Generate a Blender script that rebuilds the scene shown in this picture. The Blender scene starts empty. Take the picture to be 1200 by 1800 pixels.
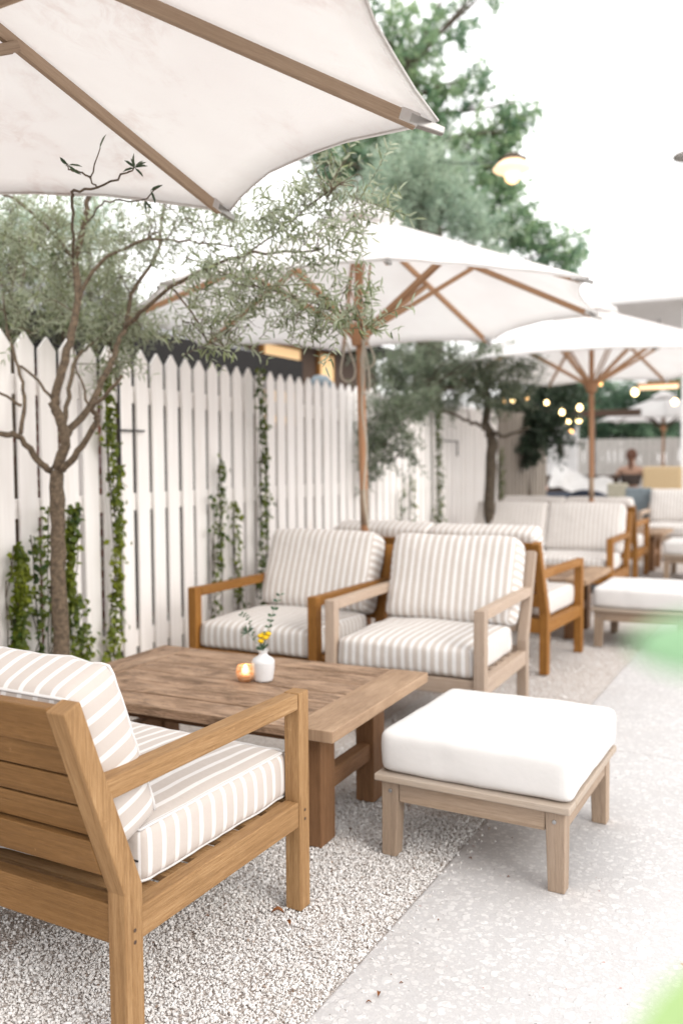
import bpy, bmesh, math, random
import numpy as np
from mathutils import Vector, Matrix, Euler, noise as mnoise

random.seed(11)
RNG = np.random.default_rng(11)
scene = bpy.context.scene
COL = scene.collection
PI = math.pi

# ------------------------------------------------------------------ plant skeletons and crowns, metres
TREE1 = [[[[-2.75,2.64,-0.02],[-2.714,2.609,0.432],[-2.731,2.622,0.784],[-2.74,2.633,1.019],[-2.746,2.641,1.192]],0.034,0.029],[[[-2.746,2.641,1.192],[-2.712,2.66,1.33],[-2.74,2.643,1.433],[-2.744,2.637,1.487],[-2.712,2.653,1.609],[-2.681,2.669,1.717],[-2.652,2.687,1.878],[-2.66,2.685,2.039]],0.022,0.014],[[[-2.66,2.685,2.039],[-2.602,2.687,2.18],[-2.569,2.672,2.257],[-2.528,2.664,2.375]],0.013,0.009],[[[-2.66,2.685,2.039],[-2.704,2.698,2.077],[-2.774,2.7,2.159],[-2.931,2.659,2.306],[-3.035,2.642,2.363],[-3.146,2.621,2.438]],0.009,0.004],[[[-2.665,2.683,2.051],[-2.393,2.41,2.078],[-2.099,2.112,2.062],[-2.016,2.042,2.054],[-1.882,1.999,2.034],[-1.763,1.972,2.041],[-1.707,1.958,2.052]],0.006,0.002],[[[-1.882,1.999,2.034],[-1.864,1.953,2.044],[-1.748,1.87,2.088]],0.003,0.0015],[[[-1.864,1.953,2.044],[-1.872,1.915,2.055],[-1.868,1.872,2.05],[-1.856,1.856,2.058]],0.003,0.0015],[[[-2.565,2.665,2.181],[-2.238,2.383,2.127],[-2.017,2.213,2.072],[-1.8,2.099,2.015],[-1.696,2.041,2.014]],0.004,0.0015],[[[-2.718,2.665,1.331],[-2.714,2.701,1.364],[-2.668,2.764,1.467],[-2.633,2.822,1.596],[-2.621,2.867,1.695],[-2.612,2.909,1.782],[-2.586,2.968,1.989],[-2.531,3.037,2.118],[-2.531,3.08,2.286],[-2.541,3.115,2.432]],0.017,0.005],[[[-2.544,2.844,1.787],[-2.431,2.804,1.831],[-2.261,2.796,1.916],[-2.067,2.8,1.973],[-1.899,2.787,2.001],[-1.717,2.779,1.983],[-1.561,2.758,1.97]],0.011,0.003],[[[-2.647,2.682,1.877],[-2.594,2.687,1.964],[-2.507,2.711,2.05],[-2.37,2.759,2.099],[-2.294,2.772,2.104],[-2.139,2.825,2.085],[-1.986,2.877,2.056]],0.009,0.003],[[[-2.71,2.637,1.19],[-2.634,2.649,1.269],[-2.553,2.664,1.359],[-2.526,2.648,1.41],[-2.522,2.618,1.443],[-2.451,2.625,1.49],[-2.377,2.635,1.56]],0.015,0.006],[[[-2.723,2.666,1.387],[-2.767,2.743,1.534],[-2.806,2.821,1.664],[-2.813,2.912,1.73],[-2.814,3.007,1.799],[-2.789,3.12,1.933]],0.011,0.004],[[[-2.633,2.718,1.459],[-2.807,2.834,1.616],[-2.96,2.962,1.771]],0.006,0.003],[[[-2.767,2.63,1.19],[-2.784,2.578,1.23],[-2.816,2.521,1.322],[-2.838,2.465,1.338],[-2.865,2.405,1.348],[-2.932,2.328,1.409]],0.015,0.009],[[[-2.84,2.543,1.34],[-2.87,2.592,1.459],[-2.925,2.628,1.595],[-2.999,2.653,1.707],[-3.06,2.682,1.794],[-3.121,2.716,1.95]],0.009,0.004],[[[-2.84,2.551,1.455],[-2.899,2.494,1.507],[-2.96,2.436,1.551]],0.007,0.004],[[[-2.767,2.649,1.481],[-2.88,2.678,1.566],[-3.014,2.697,1.647],[-3.11,2.734,1.698],[-3.276,2.732,1.716]],0.007,0.004],[[[-2.282,2.823,1.922],[-2.117,2.77,1.777],[-2.005,2.69,1.672],[-1.869,2.627,1.631]],0.005,0.002],[[[-2.021,2.738,1.956],[-1.812,2.731,1.87],[-1.593,2.729,1.788],[-1.403,2.712,1.71],[-1.322,2.637,1.637]],0.005,0.002],[[[-1.908,2.801,2.005],[-1.688,2.734,2.061],[-1.498,2.649,2.112],[-1.351,2.539,2.116]],0.004,0.002]]
CROWN1 = [[-2.975,2.672,2.167,0.168,24],[-2.946,2.73,1.936,0.195,31],[-2.749,2.901,2.067,0.197,31],[-2.73,2.688,2.14,0.164,21],[-2.462,2.832,2.138,0.164,19],[-2.274,2.82,2.156,0.159,15],[-2.67,2.986,1.853,0.15,28],[-3.025,2.732,1.749,0.123,10],[-2.047,2.702,1.974,0.15,11],[-1.89,2.66,1.784,0.145,14],[-1.707,2.644,1.765,0.121,13],[-1.78,2.612,1.887,0.121,8],[-1.536,2.633,1.941,0.117,12],[-1.695,2.669,2.067,0.141,13],[-1.505,2.661,2.116,0.097,12],[-1.394,2.657,2.005,0.077,6],[-1.429,2.678,1.746,0.088,12],[-1.581,2.707,1.704,0.101,11],[-1.336,2.667,1.698,0.054,5],[-2.081,2.67,1.76,0.107,7],[-1.924,2.634,1.66,0.062,3],[-2.343,2.909,2.347,0.14,9],[-2.035,2.834,2.15,0.132,11],[-2.732,2.94,1.653,0.1,10],[-1.407,2.604,2.18,0.056,3],[-1.322,2.643,2.085,0.056,4]]
TREE2 = [[[[-2.583,7.684,-0.02],[-2.583,7.684,0.87],[-2.574,7.72,1.353],[-2.595,7.717,1.472]],0.055,0.045],[[[-2.595,7.717,1.472],[-2.634,7.702,1.571],[-2.614,7.723,1.721],[-2.651,7.717,1.944],[-2.701,7.704,2.152],[-2.659,7.74,2.359]],0.042,0.018],[[[-2.614,7.708,1.503],[-2.619,7.565,1.525],[-2.681,7.393,1.576],[-2.783,7.201,1.64],[-2.91,6.994,1.683]],0.022,0.008],[[[-2.586,7.72,1.451],[-2.524,7.679,1.469],[-2.425,7.654,1.436],[-2.219,7.694,1.519]],0.024,0.01],[[[-2.638,7.714,1.789],[-2.777,7.466,2.032],[-2.822,7.26,2.15],[-2.964,7.001,2.243]],0.026,0.01],[[[-2.649,7.712,1.84],[-2.516,7.968,2.062],[-2.373,8.219,2.13]],0.022,0.008],[[[-2.639,7.38,1.908],[-2.86,7.0,1.803],[-3.02,6.648,1.646],[-3.042,6.365,1.406],[-2.863,6.193,1.223]],0.016,0.006]]
CROWN2 = [[-2.962,6.415,1.949,0.227,46],[-2.921,6.897,2.037,0.264,56],[-2.74,7.226,2.107,0.247,22],[-2.193,6.383,2.116,0.154,12],[-2.478,7.363,2.055,0.247,22],[-2.4,7.855,1.994,0.26,40],[-2.79,6.143,1.592,0.196,34],[-2.875,5.965,1.309,0.18,34],[-2.937,5.949,1.566,0.154,20],[-2.757,6.508,1.698,0.182,28],[-2.806,7.4,1.827,0.203,34],[-2.556,7.758,1.788,0.208,36],[-2.667,6.076,1.308,0.129,10],[-2.911,7.125,1.96,0.296,50],[-2.674,7.477,1.927,0.253,44],[-2.921,5.816,1.14,0.101,8],[-2.92,6.429,1.813,0.227,40]]
TREE3 = [[[[-3.029,10.395,-0.02],[-3.029,10.395,0.803],[-3.057,10.411,1.284],[-3.015,10.456,1.627],[-3.053,10.458,1.971]],0.05,0.03]]
CROWN3 = [[-3.047,10.441,1.662,0.344,60],[-3.173,10.389,1.903,0.31,50],[-2.899,10.534,1.866,0.31,50],[-2.779,10.35,1.55,0.236,36],[-3.134,10.156,1.486,0.203,26],[-2.925,10.145,1.348,0.201,24],[-2.741,10.857,2.052,0.28,30]]
OAK = [[-6.897,13.824,8.525,0.682,60],[-6.376,14.084,8.229,0.779,110],[-6.115,14.592,8.664,0.497,50],[-6.186,14.129,7.353,0.682,120],[-6.919,14.188,7.322,0.7,70],[-6.549,13.53,6.377,0.573,110],[-6.046,13.805,6.468,0.573,100],[-5.668,14.399,7.252,0.39,50],[-5.245,14.644,7.54,0.331,40],[-5.378,14.73,6.443,0.592,80],[-4.862,15.025,6.734,0.444,70],[-4.653,15.165,7.176,0.336,45],[-7.002,13.159,6.156,0.569,80],[-4.867,14.739,5.884,0.487,80],[-4.767,14.749,5.203,0.487,100],[-4.332,14.963,4.908,0.438,60],[-3.855,15.203,4.661,0.37,44],[-6.243,13.772,5.834,0.673,100],[-5.478,14.175,5.732,0.577,80],[-5.605,14.774,9.006,0.592,36],[-6.909,13.855,9.108,0.584,60],[-5.984,14.142,5.893,0.584,70],[-5.172,15.012,9.101,0.257,10],[-7.292,12.907,6.407,0.565,50]]
OAKT = [[-5.777,14.145,0],[-5.884,14.152,5.212],[-6.0,14.184,6.671],[-6.198,14.16,7.936]]
GREYT = [[-3.899,8.32,4.025,0.292,50],[-3.589,8.482,3.965,0.351,80],[-3.328,8.611,3.787,0.292,60],[-3.698,8.443,4.257,0.234,36],[-3.995,8.246,3.676,0.292,40],[-3.386,8.602,4.138,0.21,24],[-3.118,8.711,3.611,0.21,30],[-3.011,8.757,3.435,0.175,18],[-3.788,8.353,3.616,0.351,60]]
GREYTT = [[-3.557,8.401,0],[-3.547,8.455,3.206],[-3.612,8.462,3.848]]
HEDGE = [[-5.215,19.421,2.095,0.506,60],[-4.765,19.649,1.902,0.43,60],[-4.207,19.948,1.897,0.43,60],[-3.648,20.244,1.855,0.43,60],[-3.09,20.545,1.888,0.43,60],[-2.588,20.814,1.884,0.43,60],[-5.452,19.335,2.728,0.506,60],[-4.779,19.687,2.597,0.582,70],[-4.108,20.042,2.528,0.582,70],[-3.44,20.403,2.586,0.582,70],[-2.773,20.768,2.707,0.582,70],[-2.207,21.047,2.324,0.506,50]]
LEFTT = [[-6.076,5.399,3.239,0.341,40],[-6.009,5.79,3.47,0.304,30],[-5.887,6.08,3.421,0.312,26],[-6.284,5.268,2.95,0.341,30],[-5.522,6.282,3.522,0.208,12]]
LEFTG = [[[-3.797,3.357,1.997,0.183,34],[-3.992,3.499,2.285,0.191,24],[-3.934,3.655,2.467,0.162,14]],[[-3.631,3.561,2.012,0.187,34],[-3.758,3.737,2.271,0.195,24]],[[-3.538,3.836,1.978,0.179,34],[-3.628,3.917,2.225,0.182,22],[-3.493,3.979,2.058,0.132,12]]]
VINES = [[-2.94,3.171,0.0,1.687,0.046,420],[-2.94,2.56,0.0,0.876,0.062,260],[-2.94,2.689,0.0,0.914,0.032,90],[-2.94,2.917,0.0,1.025,0.062,260],[-2.94,2.773,0.0,1.032,0.03,80],[-2.95,3.979,0.0,1.038,0.022,60],[-2.95,4.043,0.616,1.244,0.026,70],[-2.95,4.204,0.0,0.996,0.04,110],[-2.94,4.463,0.0,1.775,0.038,330],[-2.94,7.302,0,1.786,0.046,200],[-2.94,6.708,0,1.128,0.028,50],[-2.94,6.512,0,0.992,0.023,36],[-2.94,9.082,0.821,1.339,0.037,40]]
DRY = [[-1.236, 1.927], [-1.183, 1.902], [-0.842, 1.732]]
U1C = [-1.875, 1.243]
U1PH = 0.7824
SPRAYS = [[[-1.856, 1.856, 2.055], [[-0.81, -0.31, 0.77], [0.93, 0.6, -0.01], [0.79, 0.51, -0.76]]], [[-1.705, 1.959, 2.052], [[0.98, 0.2, 0.11], [0.73, 0.24, 0.69], [-0.0, -0.11, 0.79], [-0.67, -0.52, 0.68], [-0.86, -0.37, -0.19], [0.81, 0.31, -0.81], [0.84, 0.52, 0.58], [-0.41, 0.04, 1.06]]], [[-1.724, 2.049, 2.016], [[0.32, 0.18, -0.96], [0.82, 0.04, 0.21]]], [[-1.792, 2.103, 2.011], [[-0.01, 0.17, -1.07], [0.71, 0.16, -0.87]]], [[-1.75, 1.869, 2.084], [[0.5, -0.08, 0.83]]]]
HLAB = ['low leafy tree directly above the short white wall', 'low tree over the back fence left of the third pole', 'low tree over the back fence just right of the third pole', 'low tree over the back fence above the seated woman', 'low tree over the back fence right of the seated woman', 'low tree over the back fence at the right edge', 'taller tree behind the dark bush and bulbs', 'taller tree behind the upper string bulbs', 'taller tree behind the third umbrella hub', 'taller tree behind the most distant umbrella', 'taller tree under the right side of the third umbrella', 'tree at the right edge behind the porch column']
ALB = .74
SKYV = 22.8
LEAFT = [[-0.055, 0.308, 1.159], [-0.057, 0.297, 1.015]]
LEAFR = [[-0.012, 0.319, 1.151], [-0.01, 0.313, 1.048]]

# ------------------------------------------------------------------ node helpers
def new_mat(name):
    m = bpy.data.materials.new(name)
    m.use_nodes = True
    nt = m.node_tree
    nt.nodes.clear()
    out = nt.nodes.new('ShaderNodeOutputMaterial')
    b = nt.nodes.new('ShaderNodeBsdfPrincipled')
    nt.links.new(b.outputs[0], out.inputs[0])
    return m, nt, b, out

def N(nt, typ, **kw):
    n = nt.nodes.new(typ)
    for k, v in kw.items():
        if k.startswith('i_'):
            key = k[2:].replace('_', ' ')
            n.inputs[key].default_value = v
        else:
            setattr(n, k, v)
    return n

def L(nt, a, b):
    nt.links.new(a, b)

def ramp(nt, fac, stops, interp='LINEAR'):
    r = nt.nodes.new('ShaderNodeValToRGB')
    r.color_ramp.interpolation = interp
    while len(r.color_ramp.elements) < len(stops):
        r.color_ramp.elements.new(0.5)
    for e, (p, c) in zip(r.color_ramp.elements, stops):
        e.position = p
        e.color = (*c, 1) if len(c) == 3 else c
    if fac is not None:
        L(nt, fac, r.inputs[0])
    return r

def mixc(nt, fac, a, b, mode='MIX'):
    m = nt.nodes.new('ShaderNodeMix')
    m.data_type = 'RGBA'
    m.blend_type = mode
    for sock, v in ((m.inputs[0], fac), (m.inputs[6], a), (m.inputs[7], b)):
        if isinstance(v, (int, float)):
            sock.default_value = v
        elif isinstance(v, tuple):
            sock.default_value = (*v, 1) if len(v) == 3 else v
        else:
            L(nt, v, sock)
    return m.outputs[2]

def noise_node(nt, vec, scale, detail=4, rough=.55, dist=0.):
    n = N(nt, 'ShaderNodeTexNoise')
    n.inputs['Scale'].default_value = scale
    n.inputs['Detail'].default_value = detail
    n.inputs['Roughness'].default_value = rough
    n.inputs['Distortion'].default_value = dist
    if vec is not None:
        L(nt, vec, n.inputs['Vector'])
    return n

def mapping(nt, vec, scale):
    m = N(nt, 'ShaderNodeMapping')
    m.inputs['Scale'].default_value = scale
    L(nt, vec, m.inputs['Vector'])
    return m.outputs[0]

def bump(nt, b, height, strength, dist):
    bm = N(nt, 'ShaderNodeBump')
    bm.inputs['Strength'].default_value = strength
    bm.inputs['Distance'].default_value = dist
    L(nt, height, bm.inputs['Height'])
    L(nt, bm.outputs[0], b.inputs['Normal'])
    return bm

def plain(name, col, rough=.6, metal=0., var=.08, scale=20., bmp=0.):
    m, nt, b, out = new_mat(name)
    tc = N(nt, 'ShaderNodeTexCoord')
    n = noise_node(nt, tc.outputs['Object'], scale, 5)
    d = tuple(c * (1 - var * 2.2) for c in col)
    h = tuple(min(1, c * (1 + var)) for c in col)
    r = ramp(nt, n.outputs[0], [(.3, d), (.7, h)])
    L(nt, r.outputs[0], b.inputs['Base Color'])
    b.inputs['Roughness'].default_value = rough
    b.inputs['Metallic'].default_value = metal
    if bmp:
        bump(nt, b, n.outputs[0], .5, bmp)
    return m

def emit(name, col, strength):
    m, nt, b, out = new_mat(name)
    b.inputs['Base Color'].default_value = (*col, 1)
    b.inputs['Emission Color'].default_value = (*col, 1)
    b.inputs['Emission Strength'].default_value = strength
    return m

def wood(name, light, mid, dark, patch=.5, patchcol=None, rough=.62, dirt=0., mottle=0.):
    """boards: UV u runs along the grain in metres, v across it"""
    m, nt, b, out = new_mat(name)
    tc = N(nt, 'ShaderNodeTexCoord')
    uv = tc.outputs['UV']
    g1 = noise_node(nt, mapping(nt, uv, (2.6, 95, 1)), 1.0, 8, .68, .9)
    g2 = noise_node(nt, mapping(nt, uv, (22, 520, 1)), 1.0, 4, .65)
    g3 = noise_node(nt, mapping(nt, uv, (2.2, 9, 1)), 1.0, 4, .6, .6)
    r = ramp(nt, g1.outputs[0], [(.34, dark), (.5, mid), (.66, light)])
    c = mixc(nt, .42, r.outputs[0], ramp(nt, g2.outputs[0], [(.38, dark), (.60, light)]).outputs[0])
    pores = noise_node(nt, mapping(nt, uv, (9, 700, 1)), 1.0, 2, .5)
    c = mixc(nt, ramp(nt, pores.outputs[0], [(.66, (0, 0, 0)), (.72, (.55, .55, .55))]).outputs[0], c, tuple(x * .45 for x in dark))
    pf = ramp(nt, g3.outputs[0], [(.38, (0, 0, 0)), (.66, (1, 1, 1))])
    pm = N(nt, 'ShaderNodeMath', operation='MULTIPLY')
    L(nt, pf.outputs[0], pm.inputs[0])
    pm.inputs[1].default_value = patch
    c = mixc(nt, pm.outputs[0], c, patchcol or dark)
    if dirt:
        ob = noise_node(nt, tc.outputs['Object'], 55, 5, .75)
        df = ramp(nt, ob.outputs[0], [(.66, (0, 0, 0)), (.74, (dirt, dirt, dirt))])
        c = mixc(nt, df.outputs[0], c, tuple(min(1, x * 1.5 + .06) for x in light))
        ob2 = noise_node(nt, tc.outputs['Object'], 7, 5, .7)
        df2 = ramp(nt, ob2.outputs[0], [(.55, (0, 0, 0)), (.75, (.45, .45, .45))])
        c = mixc(nt, df2.outputs[0], c, tuple(x * .62 for x in mid))
    if mottle:
        mo = noise_node(nt, mapping(nt, uv, (7, 17, 1)), 1.0, 7, .72, .8)
        mf = ramp(nt, mo.outputs[0], [(.44, (0, 0, 0)), (.63, (mottle, mottle, mottle))])
        c = mixc(nt, mf.outputs[0], c, tuple(x * .8 for x in dark))
        mo2 = noise_node(nt, mapping(nt, uv, (3, 8, 1)), 1.0, 5, .6, .5)
        c = mixc(nt, ramp(nt, mo2.outputs[0], [(.5, (0, 0, 0)), (.7, (.4, .4, .4))]).outputs[0], c, tuple(min(1, x * 1.1) for x in light))
    info = N(nt, 'ShaderNodeObjectInfo')
    hv = N(nt, 'ShaderNodeHueSaturation')
    mr = N(nt, 'ShaderNodeMapRange')
    mr.inputs['To Min'].default_value = .86
    mr.inputs['To Max'].default_value = 1.12
    L(nt, info.outputs['Random'], mr.inputs['Value'])
    L(nt, mr.outputs[0], hv.inputs['Value'])
    L(nt, c, hv.inputs['Color'])
    L(nt, hv.outputs[0], b.inputs['Base Color'])
    L(nt, ramp(nt, g3.outputs[0], [(.3, (rough - .1,) * 3), (.7, (rough + .15,) * 3)]).outputs[0], b.inputs['Roughness'])
    b.inputs['Specular IOR Level'].default_value = .3
    hm = N(nt, 'ShaderNodeMath', operation='ADD')
    L(nt, g1.outputs[0], hm.inputs[0]); L(nt, g2.outputs[0], hm.inputs[1])
    bump(nt, b, hm.outputs[0], .6, .002)
    return m

def stripes(name, period, white_frac, c_taupe, c_white):
    """woven stripes across UV u (metres)"""
    m, nt, b, out = new_mat(name)
    tc = N(nt, 'ShaderNodeTexCoord')
    sx = N(nt, 'ShaderNodeSeparateXYZ')
    wob = noise_node(nt, tc.outputs['Object'], 6, 2)
    L(nt, tc.outputs['UV'], sx.inputs[0])
    w1 = N(nt, 'ShaderNodeMath', operation='MULTIPLY_ADD')
    L(nt, wob.outputs[0], w1.inputs[0]); w1.inputs[1].default_value = .006
    L(nt, sx.outputs[0], w1.inputs[2])
    d = N(nt, 'ShaderNodeMath', operation='DIVIDE'); L(nt, w1.outputs[0], d.inputs[0]); d.inputs[1].default_value = period
    f = N(nt, 'ShaderNodeMath', operation='FRACT'); L(nt, d.outputs[0], f.inputs[0])
    e = .035
    r = ramp(nt, f.outputs[0], [(0, c_taupe), (1 - white_frac - e, c_taupe), (1 - white_frac, c_white), (1 - e, c_white), (1, c_taupe)])
    weave = noise_node(nt, tc.outputs['Object'], 700, 2)
    soft = noise_node(nt, tc.outputs['Object'], 9, 4)
    c = mixc(nt, .12, r.outputs[0], weave.outputs['Color'], 'SOFT_LIGHT')
    L(nt, c, b.inputs['Base Color'])
    b.inputs['Roughness'].default_value = .9
    b.inputs['Specular IOR Level'].default_value = .15
    b.inputs['Sheen Weight'].default_value = .15
    h = N(nt, 'ShaderNodeMath', operation='MULTIPLY_ADD')
    L(nt, weave.outputs[0], h.inputs[0]); h.inputs[1].default_value = .03; L(nt, soft.outputs[0], h.inputs[2])
    bump(nt, b, h.outputs[0], .5, .012)
    return m

def cloth_plain(name, col):
    m, nt, b, out = new_mat(name)
    tc = N(nt, 'ShaderNodeTexCoord')
    weave = noise_node(nt, tc.outputs['Object'], 600, 2)
    soft = noise_node(nt, tc.outputs['Object'], 7, 4)
    r = ramp(nt, soft.outputs[0], [(.3, tuple(c * .94 for c in col)), (.7, col)])
    L(nt, r.outputs[0], b.inputs['Base Color'])
    b.inputs['Roughness'].default_value = .92
    b.inputs['Specular IOR Level'].default_value = .12
    h = N(nt, 'ShaderNodeMath', operation='MULTIPLY_ADD')
    L(nt, weave.outputs[0], h.inputs[0]); h.inputs[1].default_value = .03; L(nt, soft.outputs[0], h.inputs[2])
    bump(nt, b, h.outputs[0], .4, .012)
    return m

def canvas(name, col, stain, amount):
    m, nt, b, out = new_mat(name)
    tc = N(nt, 'ShaderNodeTexCoord')
    n1 = noise_node(nt, mapping(nt, tc.outputs['Object'], (1, 1, 1)), 3.2, 6, .62, .4)
    n2 = noise_node(nt, tc.outputs['Object'], 11, 6, .7, .8)
    mul = N(nt, 'ShaderNodeMath', operation='MULTIPLY')
    r1 = ramp(nt, n1.outputs[0], [(.5, (0, 0, 0)), (.72, (1, 1, 1))])
    r2 = ramp(nt, n2.outputs[0], [(.42, (0, 0, 0)), (.75, (1, 1, 1))])
    L(nt, r1.outputs[0], mul.inputs[0]); L(nt, r2.outputs[0], mul.inputs[1])
    m2 = N(nt, 'ShaderNodeMath', operation='MULTIPLY'); L(nt, mul.outputs[0], m2.inputs[0]); m2.inputs[1].default_value = amount
    n3 = noise_node(nt, tc.outputs['Object'], 1.1, 4, .6)
    c0 = ramp(nt, n3.outputs[0], [(.35, col), (.7, tuple(x * .9 for x in col[:1]) + tuple(x * .865 for x in col[1:]))]).outputs[0]
    c = mixc(nt, m2.outputs[0], c0, stain)
    weave = noise_node(nt, tc.outputs['Object'], 420, 2)
    c = mixc(nt, .1, c, weave.outputs['Color'], 'SOFT_LIGHT')
    L(nt, c, b.inputs['Base Color'])
    b.inputs['Roughness'].default_value = .9
    b.inputs['Specular IOR Level'].default_value = .1
    tr = N(nt, 'ShaderNodeBsdfTranslucent')
    L(nt, c, tr.inputs['Color'])
    ms = N(nt, 'ShaderNodeMixShader'); ms.inputs[0].default_value = .36
    L(nt, b.outputs[0], ms.inputs[1]); L(nt, tr.outputs[0], ms.inputs[2])
    L(nt, ms.outputs[0], out.inputs[0])
    bump(nt, b, n2.outputs[0], .25, .01)
    return m

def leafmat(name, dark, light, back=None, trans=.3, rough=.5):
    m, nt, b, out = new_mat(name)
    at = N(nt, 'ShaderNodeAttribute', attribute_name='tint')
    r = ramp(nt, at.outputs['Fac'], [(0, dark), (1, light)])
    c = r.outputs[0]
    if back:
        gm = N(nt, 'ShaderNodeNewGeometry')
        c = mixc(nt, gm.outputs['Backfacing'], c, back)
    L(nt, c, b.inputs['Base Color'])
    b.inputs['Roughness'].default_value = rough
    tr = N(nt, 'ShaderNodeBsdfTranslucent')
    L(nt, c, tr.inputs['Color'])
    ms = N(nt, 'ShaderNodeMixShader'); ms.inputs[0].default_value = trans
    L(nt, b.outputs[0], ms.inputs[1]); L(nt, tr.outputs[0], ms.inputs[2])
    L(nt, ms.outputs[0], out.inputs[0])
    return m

# ------------------------------------------------------------------ materials
M = {}
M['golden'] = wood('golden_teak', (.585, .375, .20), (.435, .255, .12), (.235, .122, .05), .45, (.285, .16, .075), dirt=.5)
M['golden_dark'] = wood('golden_teak_shaded_back', (.37, .205, .088), (.28, .145, .055), (.155, .077, .026), .5, (.18, .095, .038), dirt=.7)  # weathered back boards, with the shadow on them put into the colour too
M['orange'] = wood('orange_teak', (.47, .235, .075), (.36, .165, .047), (.21, .09, .026), .35)
M['pale'] = wood('pale_weathered_teak', (.62, .49, .39), (.53, .405, .31), (.38, .28, .21), .4, (.49, .40, .34))
M['ottoman_wood'] = wood('grey_teak', (.53, .41, .31), (.44, .325, .235), (.28, .20, .14), .45, (.39, .31, .255))
M['slab'] = wood('silvered_board', (.58, .48, .39), (.51, .41, .32), (.40, .31, .24), .5, (.45, .40, .36))
M['table'] = wood('weathered_table_board', (.66, .48, .35), (.40, .25, .155), (.12, .066, .037), .4, (.20, .128, .085), dirt=.35, mottle=.8)
M['table_end'] = wood('table_end_board', (.60, .43, .30), (.48, .325, .21), (.28, .17, .10), .6, (.33, .225, .155), mottle=.35)
M['table_leg'] = wood('table_leg_wood', (.36, .20, .105), (.27, .14, .07), (.15, .075, .038), .4)
M['rib'] = wood('umbrella_rib_wood', (.56, .42, .31), (.47, .345, .245), (.35, .245, .17), .35)
M['honey_rib'] = wood('honey_rib_wood', (.72, .46, .29), (.63, .385, .23), (.47, .27, .155), .3)
M['pole'] = wood('umbrella_pole_wood', (.66, .39, .245), (.57, .315, .185), (.42, .22, .12), .3)
TAUPE, WHT = (.65, .585, .54), (.90, .875, .86)
M['stripe'] = stripes('striped_fabric', .044, .30, TAUPE, WHT)
M['stripe_even'] = stripes('even_striped_fabric', .0385, .46, (.655, .59, .54), (.90, .88, .865))
M['white_cloth'] = cloth_plain('white_cushion_fabric', (.86, .84, .825))
M['canvas_old'] = canvas('stained_umbrella_canvas', (.755, .735, .715), (.46, .32, .28), .9)
M['canvas'] = canvas('umbrella_canvas', (.845, .84, .83), (.62, .55, .50), .2)
M['metal'] = plain('dull_metal', (.52, .50, .48), .35, .8)
M['bolt'] = plain('bolt_steel', (.6, .6, .6), .25, 1.)
M['black'] = plain('black_iron', (.03, .03, .032), .5)
M['cord'] = plain('pale_cord', (.62, .56, .47), .9)
M['ceramic'] = plain('white_glazed_ceramic', (.82, .82, .83), .25, 0, .03)
M['bark'] = plain('olive_bark', (.19, .14, .095), .9, 0, .28, 60, .01)
M['bark_dark'] = plain('dark_bark', (.11, .085, .06), .9, 0, .25, 30, .01)
M['olive_leaf'] = leafmat('olive_leaves', (.11, .15, .065), (.45, .49, .27), (.54, .585, .43), .4)
M['olive_dark'] = leafmat('dark_olive_leaves', (.065, .105, .065), (.24, .30, .18), (.32, .37, .27), .35)
M['bush_leaf'] = leafmat('dark_bush_leaves', (.02, .040, .024), (.065, .10, .055), None, .25)
M['oak_leaf'] = leafmat('oak_leaves', (.12, .23, .15), (.42, .54, .32), None, .5)
M['grey_leaf'] = leafmat('greygreen_leaves', (.34, .46, .37), (.62, .70, .56), None, .45)
M['hedge_leaf'] = leafmat('hedge_leaves', (.10, .20, .14), (.30, .44, .28), None, .4)
M['vine_leaf'] = leafmat('vine_leaves', (.045, .095, .018), (.27, .31, .035), None, .35)
M['near_leaf'] = leafmat('bright_leaf', (.42, .70, .42), (.55, .78, .36), None, .5)
M['dry_leaf'] = plain('dry_leaf_brown', (.28, .105, .035), .8, 0, .2, 40)
M['brown'] = plain('dark_stained_wood', (.09, .05, .03), .6)
M['navy'] = plain('navy_fabric', (.035, .045, .07), .9)
M['bluegrey'] = plain('bluegrey_fabric', (.30, .36, .40), .85)
M['beige'] = plain('beige_fabric', (.62, .58, .46), .85)
M['skin'] = plain('skin', (.58, .36, .26), .55, 0, .05)
M['hair'] = plain('auburn_hair', (.16, .06, .028), .6, 0, .2, 40)
M['top'] = plain('black_patterned_top', (.10, .075, .065), .9, 0, .4, 60)
M['denim'] = plain('denim', (.10, .17, .27), .9)
M['white_paint'] = plain('white_paint', (.80, .79, .79), .6, 0, .04, 6)
M['soffit'] = plain('shaded_soffit', (.018, .016, .016), .9)  # near black: shade under the eaves put into the colour
M['bulb'] = emit('warm_bulb', (1., .72, .34), 9.)
M['bulb_amber'] = emit('amber_bulb_glass', (1., .60, .30), 3.)
M['bulb_peach'] = emit('peach_glass', (1., .70, .45), 1.25)
M['bulb_soft'] = emit('warm_bulb_soft', (1., .55, .20), 4.)
M['globe_pink'] = emit('pink_globe', (1., .62, .50), .75)
M['globe_orange'] = emit('orange_globe', (1., .50, .26), .7)
M['window_glow'] = emit('amber_panel_glow', (1., .68, .36), .36)  # warm glow put into the bright amber panels as emission

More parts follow.
